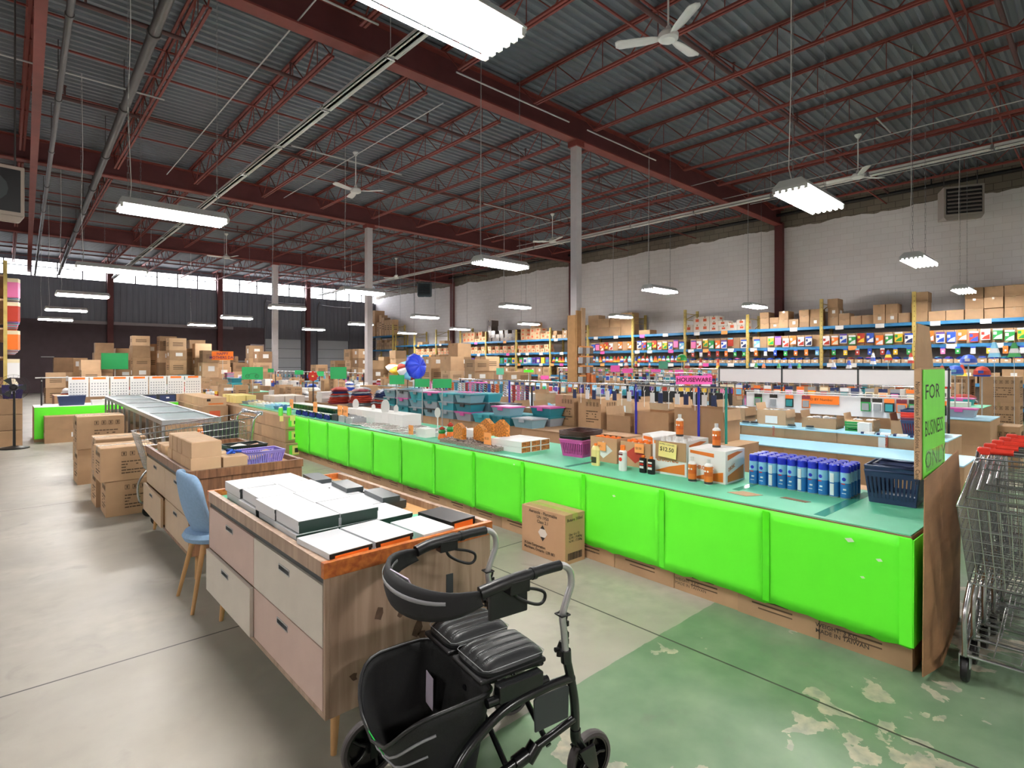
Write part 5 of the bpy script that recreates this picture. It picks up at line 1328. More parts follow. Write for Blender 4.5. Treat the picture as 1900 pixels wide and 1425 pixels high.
# second and third boards and rails to the right
wb = empty('display_board', (9.4, 1.5, 0), label='white display board further back with black frame lines', cat='display board')
m = MB(); m.box(0, 0, 1.24, .02, 3.3, 1.46, 0)
for y in (.02, 1.1, 2.2, 3.28): m.box(-.005, y-.012, .74, .0, y+.012, 1.5, 1)
m.box(-.005, 0, 1.46, .0, 3.3, 1.475, 1); m.build('board', [mat('white display board', 'E6E4E6'), DARKG], wb)
for s in (0.03, 3.25): MB().cyl((.04, s, 0), (.04, s, 1.46), .015, n=6).build('post', PK_, wb)
cc = ['white', 'grey', 'cream', 'orange', 'navy', 'black', 'yellow', 'sky', 'red', 'pink', 'teal', 'green', 'blue', 'purple']
def rail_cards(X, Y0, Y1, z, base, step, lab, grp, pal, postm=PK_, w_=.11, h=.17):
    rail(X, Y0, Y1, z, base, [(Y0+.05, postm), ((Y0+Y1)/2, postm), (Y1-.05, postm)], lab)
    y = Y0+.1; i = 0
    while y < Y1-.1:
        a, b, c = rnd.choice(pal), rnd.choice(pal), rnd.choice(cc)
        obj('hanging_card', hook_card(a, b, c, w_, h), (X-.005, y, z-.035), R(rnd.uniform(-8, 8)), label='carded item on the %s, %s from the near end' % (grp, nth(i)), cat='hanging card', group='carded items on the '+grp); y += step*rnd.uniform(.85, 1.2); i += 1
rail_cards(8.9, 1.6, 6.5, 1.24, 0.0, .15, 'chrome rail of carded goods behind the white display board', 'rail behind the white board', ['white', 'cream', 'grey', 'orange', 'navy'])
rail(8.3, 4.0, 5.5, 1.18, 0, ((4.05, PK_),), 'short chrome rail carrying the black handbags')
rail_cards(8.3, 5.6, 11.0, 1.18, 0.0, .17, 'chrome rail of white carded goods over the blue steps', 'rail over the blue steps', ['white', 'grey', 'navy', 'sky'])
rail_cards(10.4, 1.8, 9.6, 1.36, .74, .2, 'rail of dark carded goods right of the near column', 'rail on the column table', ['black', 'grey', 'white', 'red'])
rail_cards(13.0, 2.2, 12, 1.42, .76, .26, 'rail of bright carded goods on the green topped table', 'rail on the green table', ['pink', 'white', 'sky', 'green'])
rail_cards(7.0, 13.4, 20, 1.3, .75, .3, 'rail of bagged goods left of the second column', 'rail near the second column', ['white', 'grey', 'cream', 'red'])
# dark shirts and black bags on the rails
for i in range(5):
    m = MB(); m.frustum(-.03, -.20, .03, .20, -.55, -.02, -.2, .02, .2, -.1, 0); m.frustum(-.02, -.2, .02, .2, -.1, -.015, -.05, .015, .05, 0, 0); m.tube([(0, 0, 0), (0, .02, .04), (0, 0, .06)], .004, 5, 1)
    m.build('hanging_shirt', [mat('charcoal cloth', '34373C', .9), CHROME], label='charcoal shirt hanging beside the cardboard wrapped column, %s' % nth(i), cat='shirt', group='charcoal shirts', loc=(8.9, 5.9+.1*i, 1.18), rz=R(70))
for i in range(3):
    m = MB(); m.box(-.05, -.17, -.38, .05, .17, 0); m.tube([(0, -.1, 0), (0, -.05, .09), (0, .05, .09), (0, .1, 0)], .008, 6)
    m.build('black_bag', BLACKL, label='black handbag hanging under the houseware sign, %s' % nth(i), cat='bag', group='black handbags', loc=(8.3, 4.2+.42*i, 1.09), bevel=.0)

# fillers on the long tables: each thing its own object
def fill(X0, X1, Y0, Y1, z, where, pal, dens=1.0, hmax=.5, big=1.0, kinds=('carton', 'open', 'white', 'heap', 'bin', 'packet')):
    y = Y0
    while y < Y1:
        d = rnd.uniform(.26, .5)*big; x = X0+rnd.uniform(0, .05)
        while x < X1-.2:
            w_ = rnd.uniform(.24, .42)*big
            if rnd.random() < dens:
                k = rnd.choice(kinds)
                if k == 'bin' and (w_ < .33 or d < .42 or x+.33 > X1): k = 'white'
                dd = d*.95; ww = min(w_, X1-x)
                if k == 'carton':
                    h = round(rnd.uniform(.18, hmax), 2); q = rnd.choice(((.3, .36), (.36, .3), (.28, .28), (.4, .42)))
                    carton(x, y, z, min(q[0], ww), min(q[1], dd), h, 'taped brown carton %s, %s counting away' % (where, num(('c', where))), prints=rnd.choice((0, 3, 4, 1)), name='shipping_carton', rz=rnd.uniform(-4, 4), body=rnd.choice((CARD, CARDL, CARD)))
                elif k == 'open': opened(x, y+.04, z, min(ww, .36), min(dd, .36)-.08, round(rnd.uniform(.14, min(.3, hmax)), 2), 'open brown carton %s, %s counting away' % (where, num(('o', where))), [PM[rnd.choice(pal)], PM[rnd.choice(pal)]])
                elif k == 'white':
                    n = rnd.randint(1, 3)
                    for q in range(n): whitebox(x, y, z+.08*q, min(ww, .26), min(dd, .3), .078, 'white product box %s, %s counting away' % (where, num(('w', where))), mt=rnd.choice((WHITE, WHITE, PM[rnd.choice(pal)])), rz=rnd.uniform(-3, 3))
                elif k == 'heap': heap('goods_pile', x+ww/2, y+dd/2, z, ww*.8, dd*.8, rnd.uniform(.1, .28), [PM[rnd.choice(pal)], PM[rnd.choice(pal)], PM['white']], 'rumpled pile of bagged goods %s, %s counting away' % (where, num(('h', where))), 'goods pile')
                elif k == 'bin':
                    for q in range(rnd.randint(1, 3)): bin_(rnd.choice(cols), rnd.choice(lids), (x+.165, y+.21, z+.139*q), 0, label='lidded plastic bin %s, %s counting away' % (where, num(('b', where))), cat='storage bin')
                else:
                    for q in range(3):
                        m = MB(); c1 = rnd.choice(pal); m.box(0, 0, 0, .05, .16, .2, 0); m.box(-.001, 0, .13, .051, .16, .201, 1)
                        m.build('standing_packet', [PM[c1], PM[rnd.choice(cc)]], label='standing %s packet %s, %s counting away' % (c1, where, num(('p', c1, where))), cat='packet', loc=(x+.07*q, y+.03, z), rz=R(rnd.uniform(-8, 8)))
            x += w_+.03
        y += d+.05
fill(5.35, 6.3, 12.3, 15.8, ZT2, 'beyond the plastic bins', ['white', 'grey', 'red', 'cream'], .9, .35)
fill(10.35, 11.25, 1.4, 25, .74, 'on the table behind the wrapped column', ['white', 'grey', 'sky', 'red', 'pink'], .62, .38)
fill(12.95, 13.85, 1.8, 27, .76, 'on the green topped table', ['white', 'grey', 'pink', 'orange', 'green'], .55, .4, 1.15)
fill(15.35, 16.25, 3.3, 29, .80, 'on the kraft table by the rack', ['red', 'white', 'purple', 'green', 'orange'], .6, .45, 1.2)
fill(6.95, 8.15, 13.3, 26.5, .75, 'on the table left of the second column', ['white', 'grey', 'cream', 'blue'], .6, .45, 1.2)
fill(4.75, 5.85, 17.2, 25.5, .72, 'on the far green topped table', ['white', 'grey', 'red', 'blue'], .6, .4, 1.2)
fill(7.5, 8.1, 6.8, 11.6, ZT4, 'on the raised blue step', ['white', 'grey', 'sky', 'navy'], .8, .3, 1, ('white', 'open', 'bin', 'packet', 'heap'))
fill(6.6, 7.3, 5.2, 11.8, ZT3, 'on the low blue table', ['white', 'teal', 'sky', 'navy'], .6, .3, 1, ('white', 'open', 'bin', 'heap'))
# stock under the rail, between counter and low blue table
for i, (x, y, w_, d, h) in enumerate(((4.9, 1.35, .5, .36, .30), (5.0, 1.8, .45, .4, .28), (5.45, 1.45, .45, .5, .42), (5.5, 2.0, .5, .5, .44), (4.95, 2.3, .4, .5, .32))):
    carton(x, y, 0, w_, d, h, 'stock carton on the floor between counter and blue table, %s' % nth(i), prints=2, name='shipping_carton', seed=i)
# ------------------------------------------------------------------ blue and yellow pallet racking on the block wall
RX0, RX1 = 20.0, 20.95
PY = [-1.0, 1.55, 4.06, 6.6, 9.08, 11.6, 14.1, 16.6, 19.0, 21.5, 24.0, 26.4, 28.9, 31.4, 33.8]
def upright_mesh(H):
    m = MB()
    for x in (0, RX1-RX0): 
        m.box(x-.04, -.045, 0, x+.04, .045, H)
        z = .1
        while z < H-.1: m.box(x-.042, -.02, z, x+.042, -.008, z+.03, 1); z += .15
    z = .3; s = 0
    while z < H-.1:
        m.tube([(0, 0, z), (RX1-RX0, 0, min(H-.1, z+.45))], .014, 4); m.cyl((0, 0, z), (RX1-RX0, 0, z), .014, n=4); z += .75
    m.cyl((0, 0, H-.15), (RX1-RX0, 0, H-.15), .014, n=4)
    return m.mesh('upright', [STEELY, BLACK])
UM = {}
LEV = (.35, 1.0, 1.57, 2.12, 2.79)
for i in range(len(PY)-1):
    y0, y1 = PY[i], PY[i+1]
    t = empty('pallet_rack', (RX0, y0, 0), label='blue shelved yellow post rack bay on the block wall, %s from the cart end' % nth(i), cat='rack', group='wall rack bays')
    H = 3.7 if i in (2, 3, 5, 6, 11, 12, 13) else 3.35
    if H not in UM: UM[H] = upright_mesh(H)
    obj('upright', UM[H], (0, 0, 0), parent=t)
    if i == len(PY)-2: obj('upright', UM[H], (0, y1-y0, 0), parent=t)
    for z in LEV:
        m = MB(); m.box(-.03, .05, z-.09, .02, y1-y0-.05, z); m.box(-.035, .05, z-.02, .02, y1-y0-.05, z+.005); m.box(RX1-RX0-.02, .05, z-.09, RX1-RX0+.03, y1-y0-.05, z)
        m.build('beam', STEELB, t); MB().box(.02, .05, z-.02, RX1-RX0-.02, y1-y0-.05, z-.002).build('deck', CARDD, t)
# tall bay in the far corner
t = empty('pallet_rack', (RX0-.1, 34.0, 0), label='tall rack bay with long cartons in the far wall corner', cat='rack')
for y in (0, 3.3): obj('upright', upright_mesh(4.3) if y == 0 else t.children[0].data, (0, y, 0), parent=t)
for z in (1.3, 2.56, 3.55):
    MB().box(-.03, .05, z-.1, .02, 3.25, z).box(.9, .05, z-.1, .95, 3.25, z).build('beam', STEELB, t); MB().box(.02, .05, z-.02, .9, 3.25, z-.002).build('deck', CARDD, t)
yy = 34.1; k = 0
while yy < 36.1:
    for (zb, hm) in ((3.55, 1.5), (2.56, .8)):
        h = rnd.uniform(.6, 1)*hm; carton(RX0-.1, yy, zb, .5, .33, round(h, 1), 'tall narrow carton on the %s shelf of the corner rack, %s' % ('top' if zb > 3 else 'middle', nth(k)), name='tall_carton', prints=4)
    yy += .37; k += 1
carton(19.9, 36.55, 3.552, .8, .6, 1.9, 'tallest carton against the far corner on the rack', name='tall_carton')

# small white labels and coloured cards on the beams
k = 0
for i in range(13):
    for z in (2.79, 2.12, 1.57):
        for f in ((.3, .75) if z == 2.79 else (.2, .6, .85)):
            if rnd.random() < .35: continue
            mt = rnd.choice((WHITE, WHITE, ORANGEL, WHITE, PINK if i > 3 else WHITE)); y = PY[i]+2.5*f
            MB().box(-.004, 0, 0, 0, .24, .13).build('shelf_label', mt, label='%s label card on the %s beam of rack bay %s' % ({WHITE: 'white', ORANGEL: 'orange', PINK: 'pink'}[mt], {2.79: 'top', 2.12: 'second', 1.57: 'third'}[z], nth(i)) + (', near post' if f < .4 else ', mid' if f < .7 else ', far post'), cat='label card', loc=(RX0-.036, y, z-.13))
# cartons on the top deck
topspec = {0: ('mix', 3), 1: ('mix', 3), 2: ('brown', 4), 3: ('brown', 3), 4: ('white', 3), 5: ('few', 1), 6: ('big', 2), 7: ('brown', 3), 8: ('pale', 3), 9: ('dark', 4), 10: ('pale', 3), 11: ('few', 1), 12: ('few', 1)}
WB = mat('white printed carton', 'D9CFC4', .7); SHW = mat('dark wrapped carton', '54433A', .3, spec=.7, var=.3, nscale=10)
for i, (kind, hi) in topspec.items():
    y = PY[i]+.1; k = 0; end = PY[i+1]-.1
    if kind == 'few': y += 1.6
    while y < end-.15:
        w_ = {'mix': .42, 'brown': .33, 'white': .36, 'few': .3, 'big': .62, 'pale': .36, 'dark': .34}[kind]; h = w_*rnd.uniform(.62, .85)
        n = rnd.randint(1, hi) if kind != 'big' else 2
        if i == 3 and y > PY[3]+1.9: break
        for l in range(n):
            carton(RX0+.05+rnd.uniform(0, .1), y, 2.79+.002+l*round(h, 1), .5, w_-.02, round(h, 1), '%s carton on the top rack deck, bay %s, %s along, layer %s' % ({'white': 'white', 'dark': 'dark wrapped', 'pale': 'pale'}.get(kind, 'brown'), nth(i), nth(k), nth(l)), name='storage_carton',
                   body={'white': WB, 'dark': SHW, 'pale': CARDL}.get(kind, CARD), prints={'white': 2, 'pale': 2, 'brown': 3 if rnd.random() < .3 else 0}.get(kind, 0))
        y += w_; k += 1
# hanging flag packets: front of the two shelves under the top one
flagc = [('white', 'red', 'blue'), ('blue', 'blue', 'white'), ('white', 'green', 'white'), ('red', 'red', 'yellow'), ('blue', 'sky', 'white'), ('orange', 'orange', 'white'), ('purple', 'white', 'blue'), ('white', 'white', 'red'), ('sky', 'red', 'red'), ('white', 'yellow', 'green'), ('purple', 'pink', 'pink'), ('blue', 'white', 'navy'), ('green', 'green', 'white'), ('white', 'orange', 'cream')]
PKM = []
for a, b, c in flagc:
    m = MB(); m.box(-.03, -.1, -.30, 0, .1, 0, 1); m.box(-.031, -.1, -.05, .001, .1, .002, 0); m.slab([(-.0315, .09, -.28), (-.0315, -.09, -.28), (-.0315, -.09, -.14), (-.0315, .02, -.2)], .0006, 2); m.box(-.032, .02, -.16, -.0315, .09, -.08, 2)
    m.cyl((-.01, 0, -.02), (.14, 0, -.02), .004, n=4, m=0)
    PKM.append(m.mesh('flag_packet', [PM[a], PM[b], PM[c]]))
SMP = []
for a, b, c in flagc:
    m = MB(); m.box(-.02, -.055, -.2, 0, .055, 0, 1); m.box(-.021, -.055, -.045, .001, .055, .002, 0); m.cbox((-.0205, 0, -.12), (.002, .04, .05), 2)
    SMP.append(m.mesh('small_packet', [PM['blue'] if rnd.random() < .5 else PM[a], PM[b], PM['white']]))
for i in range(8):
    y = PY[i]+.12; k = 0
    while y < PY[i+1]-.15:
        if i < 7:
            carton(RX0+.02, y-.06, 2.122, .5, .24, .4, 'brown carton behind the hanging packets, upper shelf, bay %s, %s along' % (nth(i), nth(k)), name='shelf_carton', tape=False)
            if rnd.random() < .9: obj('flag_packet', rnd.choice(PKM), (RX0-.04-.02*(k % 2), y, 2.46+rnd.choice((0, .05, -.03))), R(rnd.uniform(-6, 6)), label='hanging flag packet on the upper packet shelf, bay %s, %s along' % (nth(i), nth(k)), cat='packet', group='flag packets on the upper shelf')
        y += .25; k += 1
    y = PY[i]+.12; k = 0
    while y < PY[i+1]-.15 and i < 5:
        obj('small_packet', rnd.choice(SMP), (RX0-.028, y, 2.032), R(rnd.uniform(-6, 6)), label='small hanging packet under the second beam, bay %s, %s along' % (nth(i), nth(k)), cat='packet', group='small packets under the second beam')
        y += .34; k += 1
    y = PY[i]+.1; k = 0
    while y < PY[i+1]-.2 and i < 5:
        m = carton(RX0+.0, y, 1.572, .4, .22, .12, 'low tray carton of folded flags, bay %s, %s along' % (nth(i), nth(k)), name='tray_carton', tape=False, body=CARDL, prints=3)
        heap('folded_goods', RX0+.15, y+.11, 1.692, .3, .2, .06, [PM[rnd.choice(cc)], PM['blue']], 'folded flags in the low tray, bay %s, %s along' % (nth(i), nth(k)), 'folded goods')
        y += .25; k += 1
# desk flags and bright goods further along the rack
FM = []
def flag_mesh(a, b, c, s=1.0):
    m = MB(); m.cyl((0, 0, 0), (0, 0, .34*s), .005, n=5, m=3)
    for q, (z0, z1, mi) in enumerate(((.30, .20, 0), (.20, .12, 1), (.12, .05, 2))):
        w0, w1 = .015+.35*(.32-z0), .015+.35*(.32-z1); m.frustum(-.02, -w1*s, .02, w1*s, z1*s, -.012, -w0*s, .012, w0*s, z0*s, mi)
    return m.mesh('desk_flag', [PM[a], PM[b], PM[c], LWOOD])
for a, b, c in (('red', 'white', 'red'), ('green', 'white', 'orange'), ('blue', 'white', 'red'), ('sky', 'white', 'sky'), ('orange', 'white', 'blue'), ('blue', 'yellow', 'red'), ('white', 'blue', 'white'), ('green', 'white', 'green'), ('red', 'orange', 'yellow')): FM.append(flag_mesh(a, b, c))
for i in range(5, 8):
    for k in range(11):
        obj('desk_flag', rnd.choice(FM), (RX0+.05, PY[i]+.2+.2*k, 1.575), R(rnd.uniform(-20, 20)), label='small flag on the third rack shelf, bay %s, %s along' % (nth(i), nth(k)), cat='flag', group='small flags on the third shelf')
for i in range(8, 13):
    y = PY[i]+.1; k = 0
    while y < PY[i+1]-.3:
        carton(RX0+.0, y, 2.122, .4, .28, .2, 'small printed carton on the second shelf, bay %s, %s along' % (nth(i), nth(k)), name='shelf_carton', tape=False, body=CARDL, prints=2)
        if k % 2 == 0: carton(RX0+.0, y+.05, 2.322, .4, .28, .2, 'small printed carton stacked on the second shelf, bay %s, %s along' % (nth(i), nth(k)), name='shelf_carton', tape=False, body=CARDL, prints=2)
        if i < 11:
            c1 = rnd.choice(('white', 'sky', 'orange', 'yellow', 'purple', 'green'))
            m = MB(); m.box(0, 0, 0, .3, .24, .3, 0); m.box(-.001, .03, .05, 0, .21, .2, 1); m.build('shelf_packet', [PM[c1], PM[rnd.choice(cc)]], label='%s packet block on the third shelf, bay %s, %s along' % (c1, nth(i), nth(k)), cat='packet', loc=(RX0, y, 1.575))
        y += .32; k += 1
# lower shelf stock
for i in range(0, 13):
    y = PY[i]+.1; k = 0
    while y < PY[i+1]-.45:
        carton(RX0+.02, y, 1.002, .5, .44, round(rnd.uniform(.3, .42), 1), 'brown carton on the low rack shelf, bay %s, %s along' % (nth(i), nth(k)), name='lower_carton', prints=rnd.choice((0, 4, 3)))
        y += .48; k += 1
# cartons on the floor at the cart end in front of the rack
sp = [(1870, 733, .5, .5, .45, 0), (1812, 733, .45, .45, .4, 0)]
for i, (x, y, z, w_, d, h) in enumerate(((14.3, 2.0, 0, .7, .6, .55), (14.4, 2.75, 0, .6, .55, .5), (15.2, 2.3, 0, .7, .65, .62), (15.3, 2.3, .62, .7, .6, .5), (17.2, 1.5, 0, .8, .7, .65), (17.2, 1.5, .65, .8, .7, .6), (17.3, 2.4, 0, .8, .7, .65), (17.3, 2.4, .65, .8, .7, .6), (17.4, 3.3, 0, .8, .7, .65), (17.4, 3.3, .65, .8, .7, .6), (17.4, 4.2, .0, .8, .7, 1.2), (11.0, 0.95, 0, .5, .5, .62))):
    carton(x, y, z, w_, d, h, 'large printed carton in the floor stacks between carts and wall rack, %s' % nth(i), name='shipping_carton', prints=1, seed=i)
heap('sweater_pile', 14.5, 2.1, .55, .6, .55, .36, [PM['red'], PM['white'], PM['grey'], PM['orange']], 'pile of bagged red and white clothes on a floor carton', 'clothes pile')
t = empty('canada_flag_packet', (15.29, 2.6, .9), label='red and white maple leaf flag packet on the floor stack', cat='packet')
t.name = 'flag_packet'
MB().box(-.01, -.16, -.2, 0, .16, .2).build('packet', WHITE, t); MB().box(-.012, -.16, .1, -.01, .16, .2).box(-.012, -.16, -.2, -.01, .16, -.1).build('red_band', REDP, t)
MB().slab([(-.0125, .06, 0), (-.0125, .02, -.03), (-.0125, 0, -.07), (-.0125, -.02, -.03), (-.0125, -.06, 0), (-.0125, -.02, .02), (-.0125, 0, .07), (-.0125, .02, .02)], .0008).build('leaf_mark', REDP, t)
# tall stands with flags above the right hand tables
for i, (px, py, D, a) in enumerate(((1845, 655, 11.5, 3), (1882, 655, 12, 7), (1690, 665, 12, 0), (1648, 660, 12.5, 5), (1620, 666, 11, 6), (1575, 680, 11, 2), (1547, 684, 10.5, 6), (1785, 688, 11, 8), (1748, 690, 11, 0), (1483, 685, 12, 7), (1466, 685, 12.5, 2), (1445, 685, 12, 1), (1417, 685, 12.4, 4), (1403, 684, 12, 7), (1332, 675, 13, 8), (1300, 675, 13, 0), (1275, 675, 13, 2), (1205, 675, 13, 2), (1180, 672, 13, 5), (1162, 675, 13, 0))):
    X, Y, z = AD(px, py, D); s = 1.25 if i < 2 else .9
    t = empty('flag_stand', (X, Y, 0), R(rnd.uniform(-15, 15)-40), label='desk flag on a thin stand rising over the tables, %s from the cart side' % nth(i), cat='flag', group='flags on thin stands')
    MB().cyl((0, 0, base_at(X, Y)), (0, 0, z-.15), .006, n=5).build('stand', CONDUIT, t); o = obj('flag', FM[a], (0, 0, z-.15), parent=t); o.scale = (s, s, s)
for i, (px, py, D, c1, c2) in enumerate(((1797, 668, 9.8, 'blue', 'white'), (1772, 688, 9.8, 'blue', 'sky'), (1822, 690, 9.6, 'red', 'blue'), (1265, 665, 13, 'green', 'yellow'))):
    X, Y, z = AD(px, py, D); t = empty('knit_hat', (X, Y, 0), label='%s and %s knit hat on a display stand' % (c1, c2), cat='hat')
    MB().cyl((0, 0, base_at(X, Y)), (0, 0, z), .01, n=6).build('stand', CONDUIT, t); MB().lathe([(.11, 0), (.125, .03), (.115, .1), (.07, .16), (0, .18)], c=(0, 0, z-.08), n=14, ms=[1, 0, 0, 0]).cbox((-.12, 0, z), (.01, .07, .05), 1).build('hat', [PM[c1], PM[c2]], t)
# ------------------------------------------------------------------ signs on poles and rails
def sign(x0, y0, x1, y1, D, mt, lab, base=.7, tx=None, tm=HAND, rz=-42.5, ts=.5, yaw=0):
    X, Y, zt = AD((x0+x1)/2, y0, D); _, _, zb = AD(x0, y1, D); w_ = (x1-x0)/FPX*D
    t = empty('hanging_sign' if tx else 'colour_sign', (X, Y, 0), R(rz+yaw), label=lab, cat='sign')
    m = MB(); m.box(-w_/2, -.006, zb, w_/2, 0, zt); m.build('board', mt, t)
    MB().cyl((0, .008, base_at(X, Y)), (0, .008, zt-.02), .008, n=6).build('post', CONDUIT, t)
    if tx: 
        L = tx.split('\n'); o = text(tx, (zt-zb)*ts/len(L)*1.35, (0, -.008, (zt+zb)/2), FY, tm, t, align='CENTER', bold=.002)
    return t
sign(188, 655, 238, 685, 14.9, GREENS, 'blank green poster board on a pole over the left far tables', base=0)
sign(393, 652, 433, 668, 20, ORANGE, 'orange HAPPY MOTHERS DAY sign over the far tables', 0, 'HAPPY\nMOTHERS DAY', mat('purple marker', '5A1E5A'), ts=.66)
s_ = sign(449, 681, 488, 704, 14, GREENS, 'green poster with a dark bicycle outline over the far counter', .6)
m = MB(); X, Y, z = AD(468, 698, 14)
for a in (-.12, .12): m.tube([(a+.05*math.cos(t_*.6283), -.012, z+.05*math.sin(t_*.6283)) for t_ in range(10)], .004, 4, closed=True)
m.tube([(-.12, -.012, z), (-.03, -.012, z+.07), (.1, -.012, z+.07), (.12, -.012, z)], .004, 4); m.build('bicycle_outline', DARKG, s_)
sign(613, 681, 643, 703, 14, GREENS, 'blank green poster right of the red flower', .7)
sign(723, 696, 750, 713, 9.4, GREENS, 'leftmost of three green posters over the plastic bins', ZT2+.5, yaw=12)
sign(770, 703, 797, 718, 9.0, GREENS, 'middle one of three green posters over the plastic bins', ZT2+.5)
sign(803, 703, 838, 720, 9.0, GREENS, 'rightmost of three green posters over the plastic bins', ZT2+.5)
sign(497, 684, 508, 691, 16, GREENS, 'small green card left of the red flower', .7); sign(547, 687, 563, 695, 16, GREENS, 'small green card above the far cartons', .7); sign(588, 689, 601, 698, 16, GREENS, 'small green card just right of the red flower', .7)
sign(1254, 697, 1321, 713, 7.4, PINK, 'pink HOUSEWARE sign hanging on the chrome rail', .8, 'HOUSEWARE', mat('maroon marker', '6A1030'), ts=.5)
for i, (x0, y0, x1, y1) in enumerate(((1133, 678, 1150, 690), (1155, 684, 1174, 692), (1208, 685, 1226, 693), (1252, 686, 1268, 695), (1340, 686, 1354, 695), (1355, 694, 1368, 701), (1385, 693, 1400, 701), (1003, 697, 1018, 704), (1305, 692, 1320, 699))):
    sign(x0, y0, x1, y1, 12.2, PINK, 'small blank pink card over the middle tables, %s from the column' % nth(i), .8)
sign(1222, 670, 1239, 684, 12.5, mat('teal green card', '4C9A7A', .6), 'teal green card standing between the flags', .8)
sign(972, 686, 990, 691, 11, GREENP, 'bright green card left of the wrapped column', .8); sign(921, 683, 935, 695, 12, mat('teal green card', '4C9A7A'), 'teal green card far left of the wrapped column', .8)
# red flower on a stick
X, Y, z = AD(581, 698, 12); t = empty('toy_flower', (X, Y, 0), R(-42), label='red smiling flower decoration on a black stick', cat='decoration')
m = MB(); m.lathe([(.05, 0), (.05, .02), (0, .025)], n=12, M=Matrix.Translation((0, 0, z)) @ Matrix.Rotation(R(90), 4, 'X'))
for k in range(8): a = k*math.pi/4; m.lathe([(.035, 0), (.035, .015), (0, .02)], n=8, M=Matrix.Translation((.075*math.cos(a), 0, z+.075*math.sin(a))) @ Matrix.Rotation(R(90), 4, 'X'))
m.build('flower', REDP, t); MB().cbox((0, -.03, z), (.04, .01, .03)).build('face', YELL, t); MB().cyl((0, 0, base_at(X, Y)), (0, 0, z-.05), .012, n=6).build('stick', BLACK, t)
# umbrellas
def umbrella(px, py, D, s, mats, lab, tilt, rz):
    X, Y, z = AD(px, py, D); t = empty('umbrella', (X, Y, 0), R(rz), label=lab, cat='umbrella'); MB().cyl((0, .03, base_at(X, Y)), (0, .03, z-.1), .01, n=6).build('stand', PIPE, t)
    m = MB(); n = 8; rings = [(0, .26), (.25, .22), (.42, .13), (.5, .0)]
    for k in range(n):
        a0, a1 = 2*math.pi*k/n, 2*math.pi*(k+1)/n; vs = []
        for r, h in rings: vs += [(r*s*math.cos(a0), r*s*math.sin(a0), h*s), (r*s*math.cos((a0+a1)/2)*.96, r*s*math.sin((a0+a1)/2)*.96, h*s*.98), (r*s*math.cos(a1), r*s*math.sin(a1), h*s)]
        m.add(vs, [(3*j+i, 3*j+i+1, 3*j+i+4, 3*j+i+3) for j in range(3) for i in range(2)], k % len(mats), True)
    o = m.build('canopy', mats, t); md = o.modifiers.new('t', 'SOLIDIFY'); md.thickness = .004; o.location[2] = z; o.rotation_euler[0] = R(tilt)
    o = MB().cyl((0, 0, -.45*s), (0, 0, .3*s), .008, n=6).build('shaft', CHROME, t); o.location[2] = z; o.rotation_euler[0] = R(tilt)
umbrella(771, 680, 13, .62, [mat('umbrella blue', '2238C8', .5), mat('umbrella blue 2', '2C48D8', .5)], 'blue umbrella propped open on its side over the tables', 80, 8)
umbrella(757, 688, 14.4, .6, [PM['red'], PM['white'], PM['sky']], 'red and white umbrella half hidden by the blue one', 55, -10)
umbrella(737, 689, 15.4, .7, [PM['yellow'], PM['green'], PM['orange'], PM['white']], 'yellow green and orange umbrella beside the blue one', 30, 20)
# pedestal fan and stacked baskets by the left rack
pf = empty('pedestal_fan', (.12, 13.6, 0), R(-10), label='black pedestal fan standing by the left rack', cat='fan')
MB().lathe([(.22, 0), (.22, .02), (.05, .05), (0, .05)], n=20).build('base', BLACK, pf); MB().cyl((0, 0, .04), (0, 0, 1.05), .022, .016, n=10).build('pole', BLACK, pf)
M = Matrix.Translation((0, -.06, 1.12)) @ Matrix.Rotation(R(90), 4, 'X')
g = MB()
for r in (.23, .18, .12, .06): g.tube([M @ Vector((r*math.cos(a*.2618), r*math.sin(a*.2618), .06*(1-(r/.23)**2))) for a in range(24)], .003, 4, closed=True)
for k in range(20): a = k*.314; g.tube([M @ Vector((.23*math.cos(a), .23*math.sin(a), 0)), M @ Vector((.03*math.cos(a), .03*math.sin(a), .06))], .0018, 4)
g.build('grille', BLACK, pf); MB().lathe([(.06, -.1), (.06, 0), (.03, .02), (0, .02)], n=14, M=M).build('motor', BLACK, pf)
for k in range(3): MB().slab([M @ Vector((.03*math.cos(k*2.09+b)+(r-.03)*math.cos(k*2.09+b), r*math.sin(k*2.09+b), .01)) for r, b in ((.05, -.2), (.19, -.35), (.19, .3), (.05, .2))], .004).build('blade', DARKG, pf)
for i in range(3): carton(-.12, 14.0+.01*i, .3*i, .36, .4, .29, 'carton in the short stack behind the pedestal fan, %s from the floor' % nth(i), name='shipping_carton')
for i in range(3): basket(.1, 14.22, .88+.03*i, .30, .34, .2, 0, mat('dark violet plastic', '3A3068', .4), 'dark violet basket on the cartons behind the fan, %s' % nth(i), grp='dark violet nested baskets')
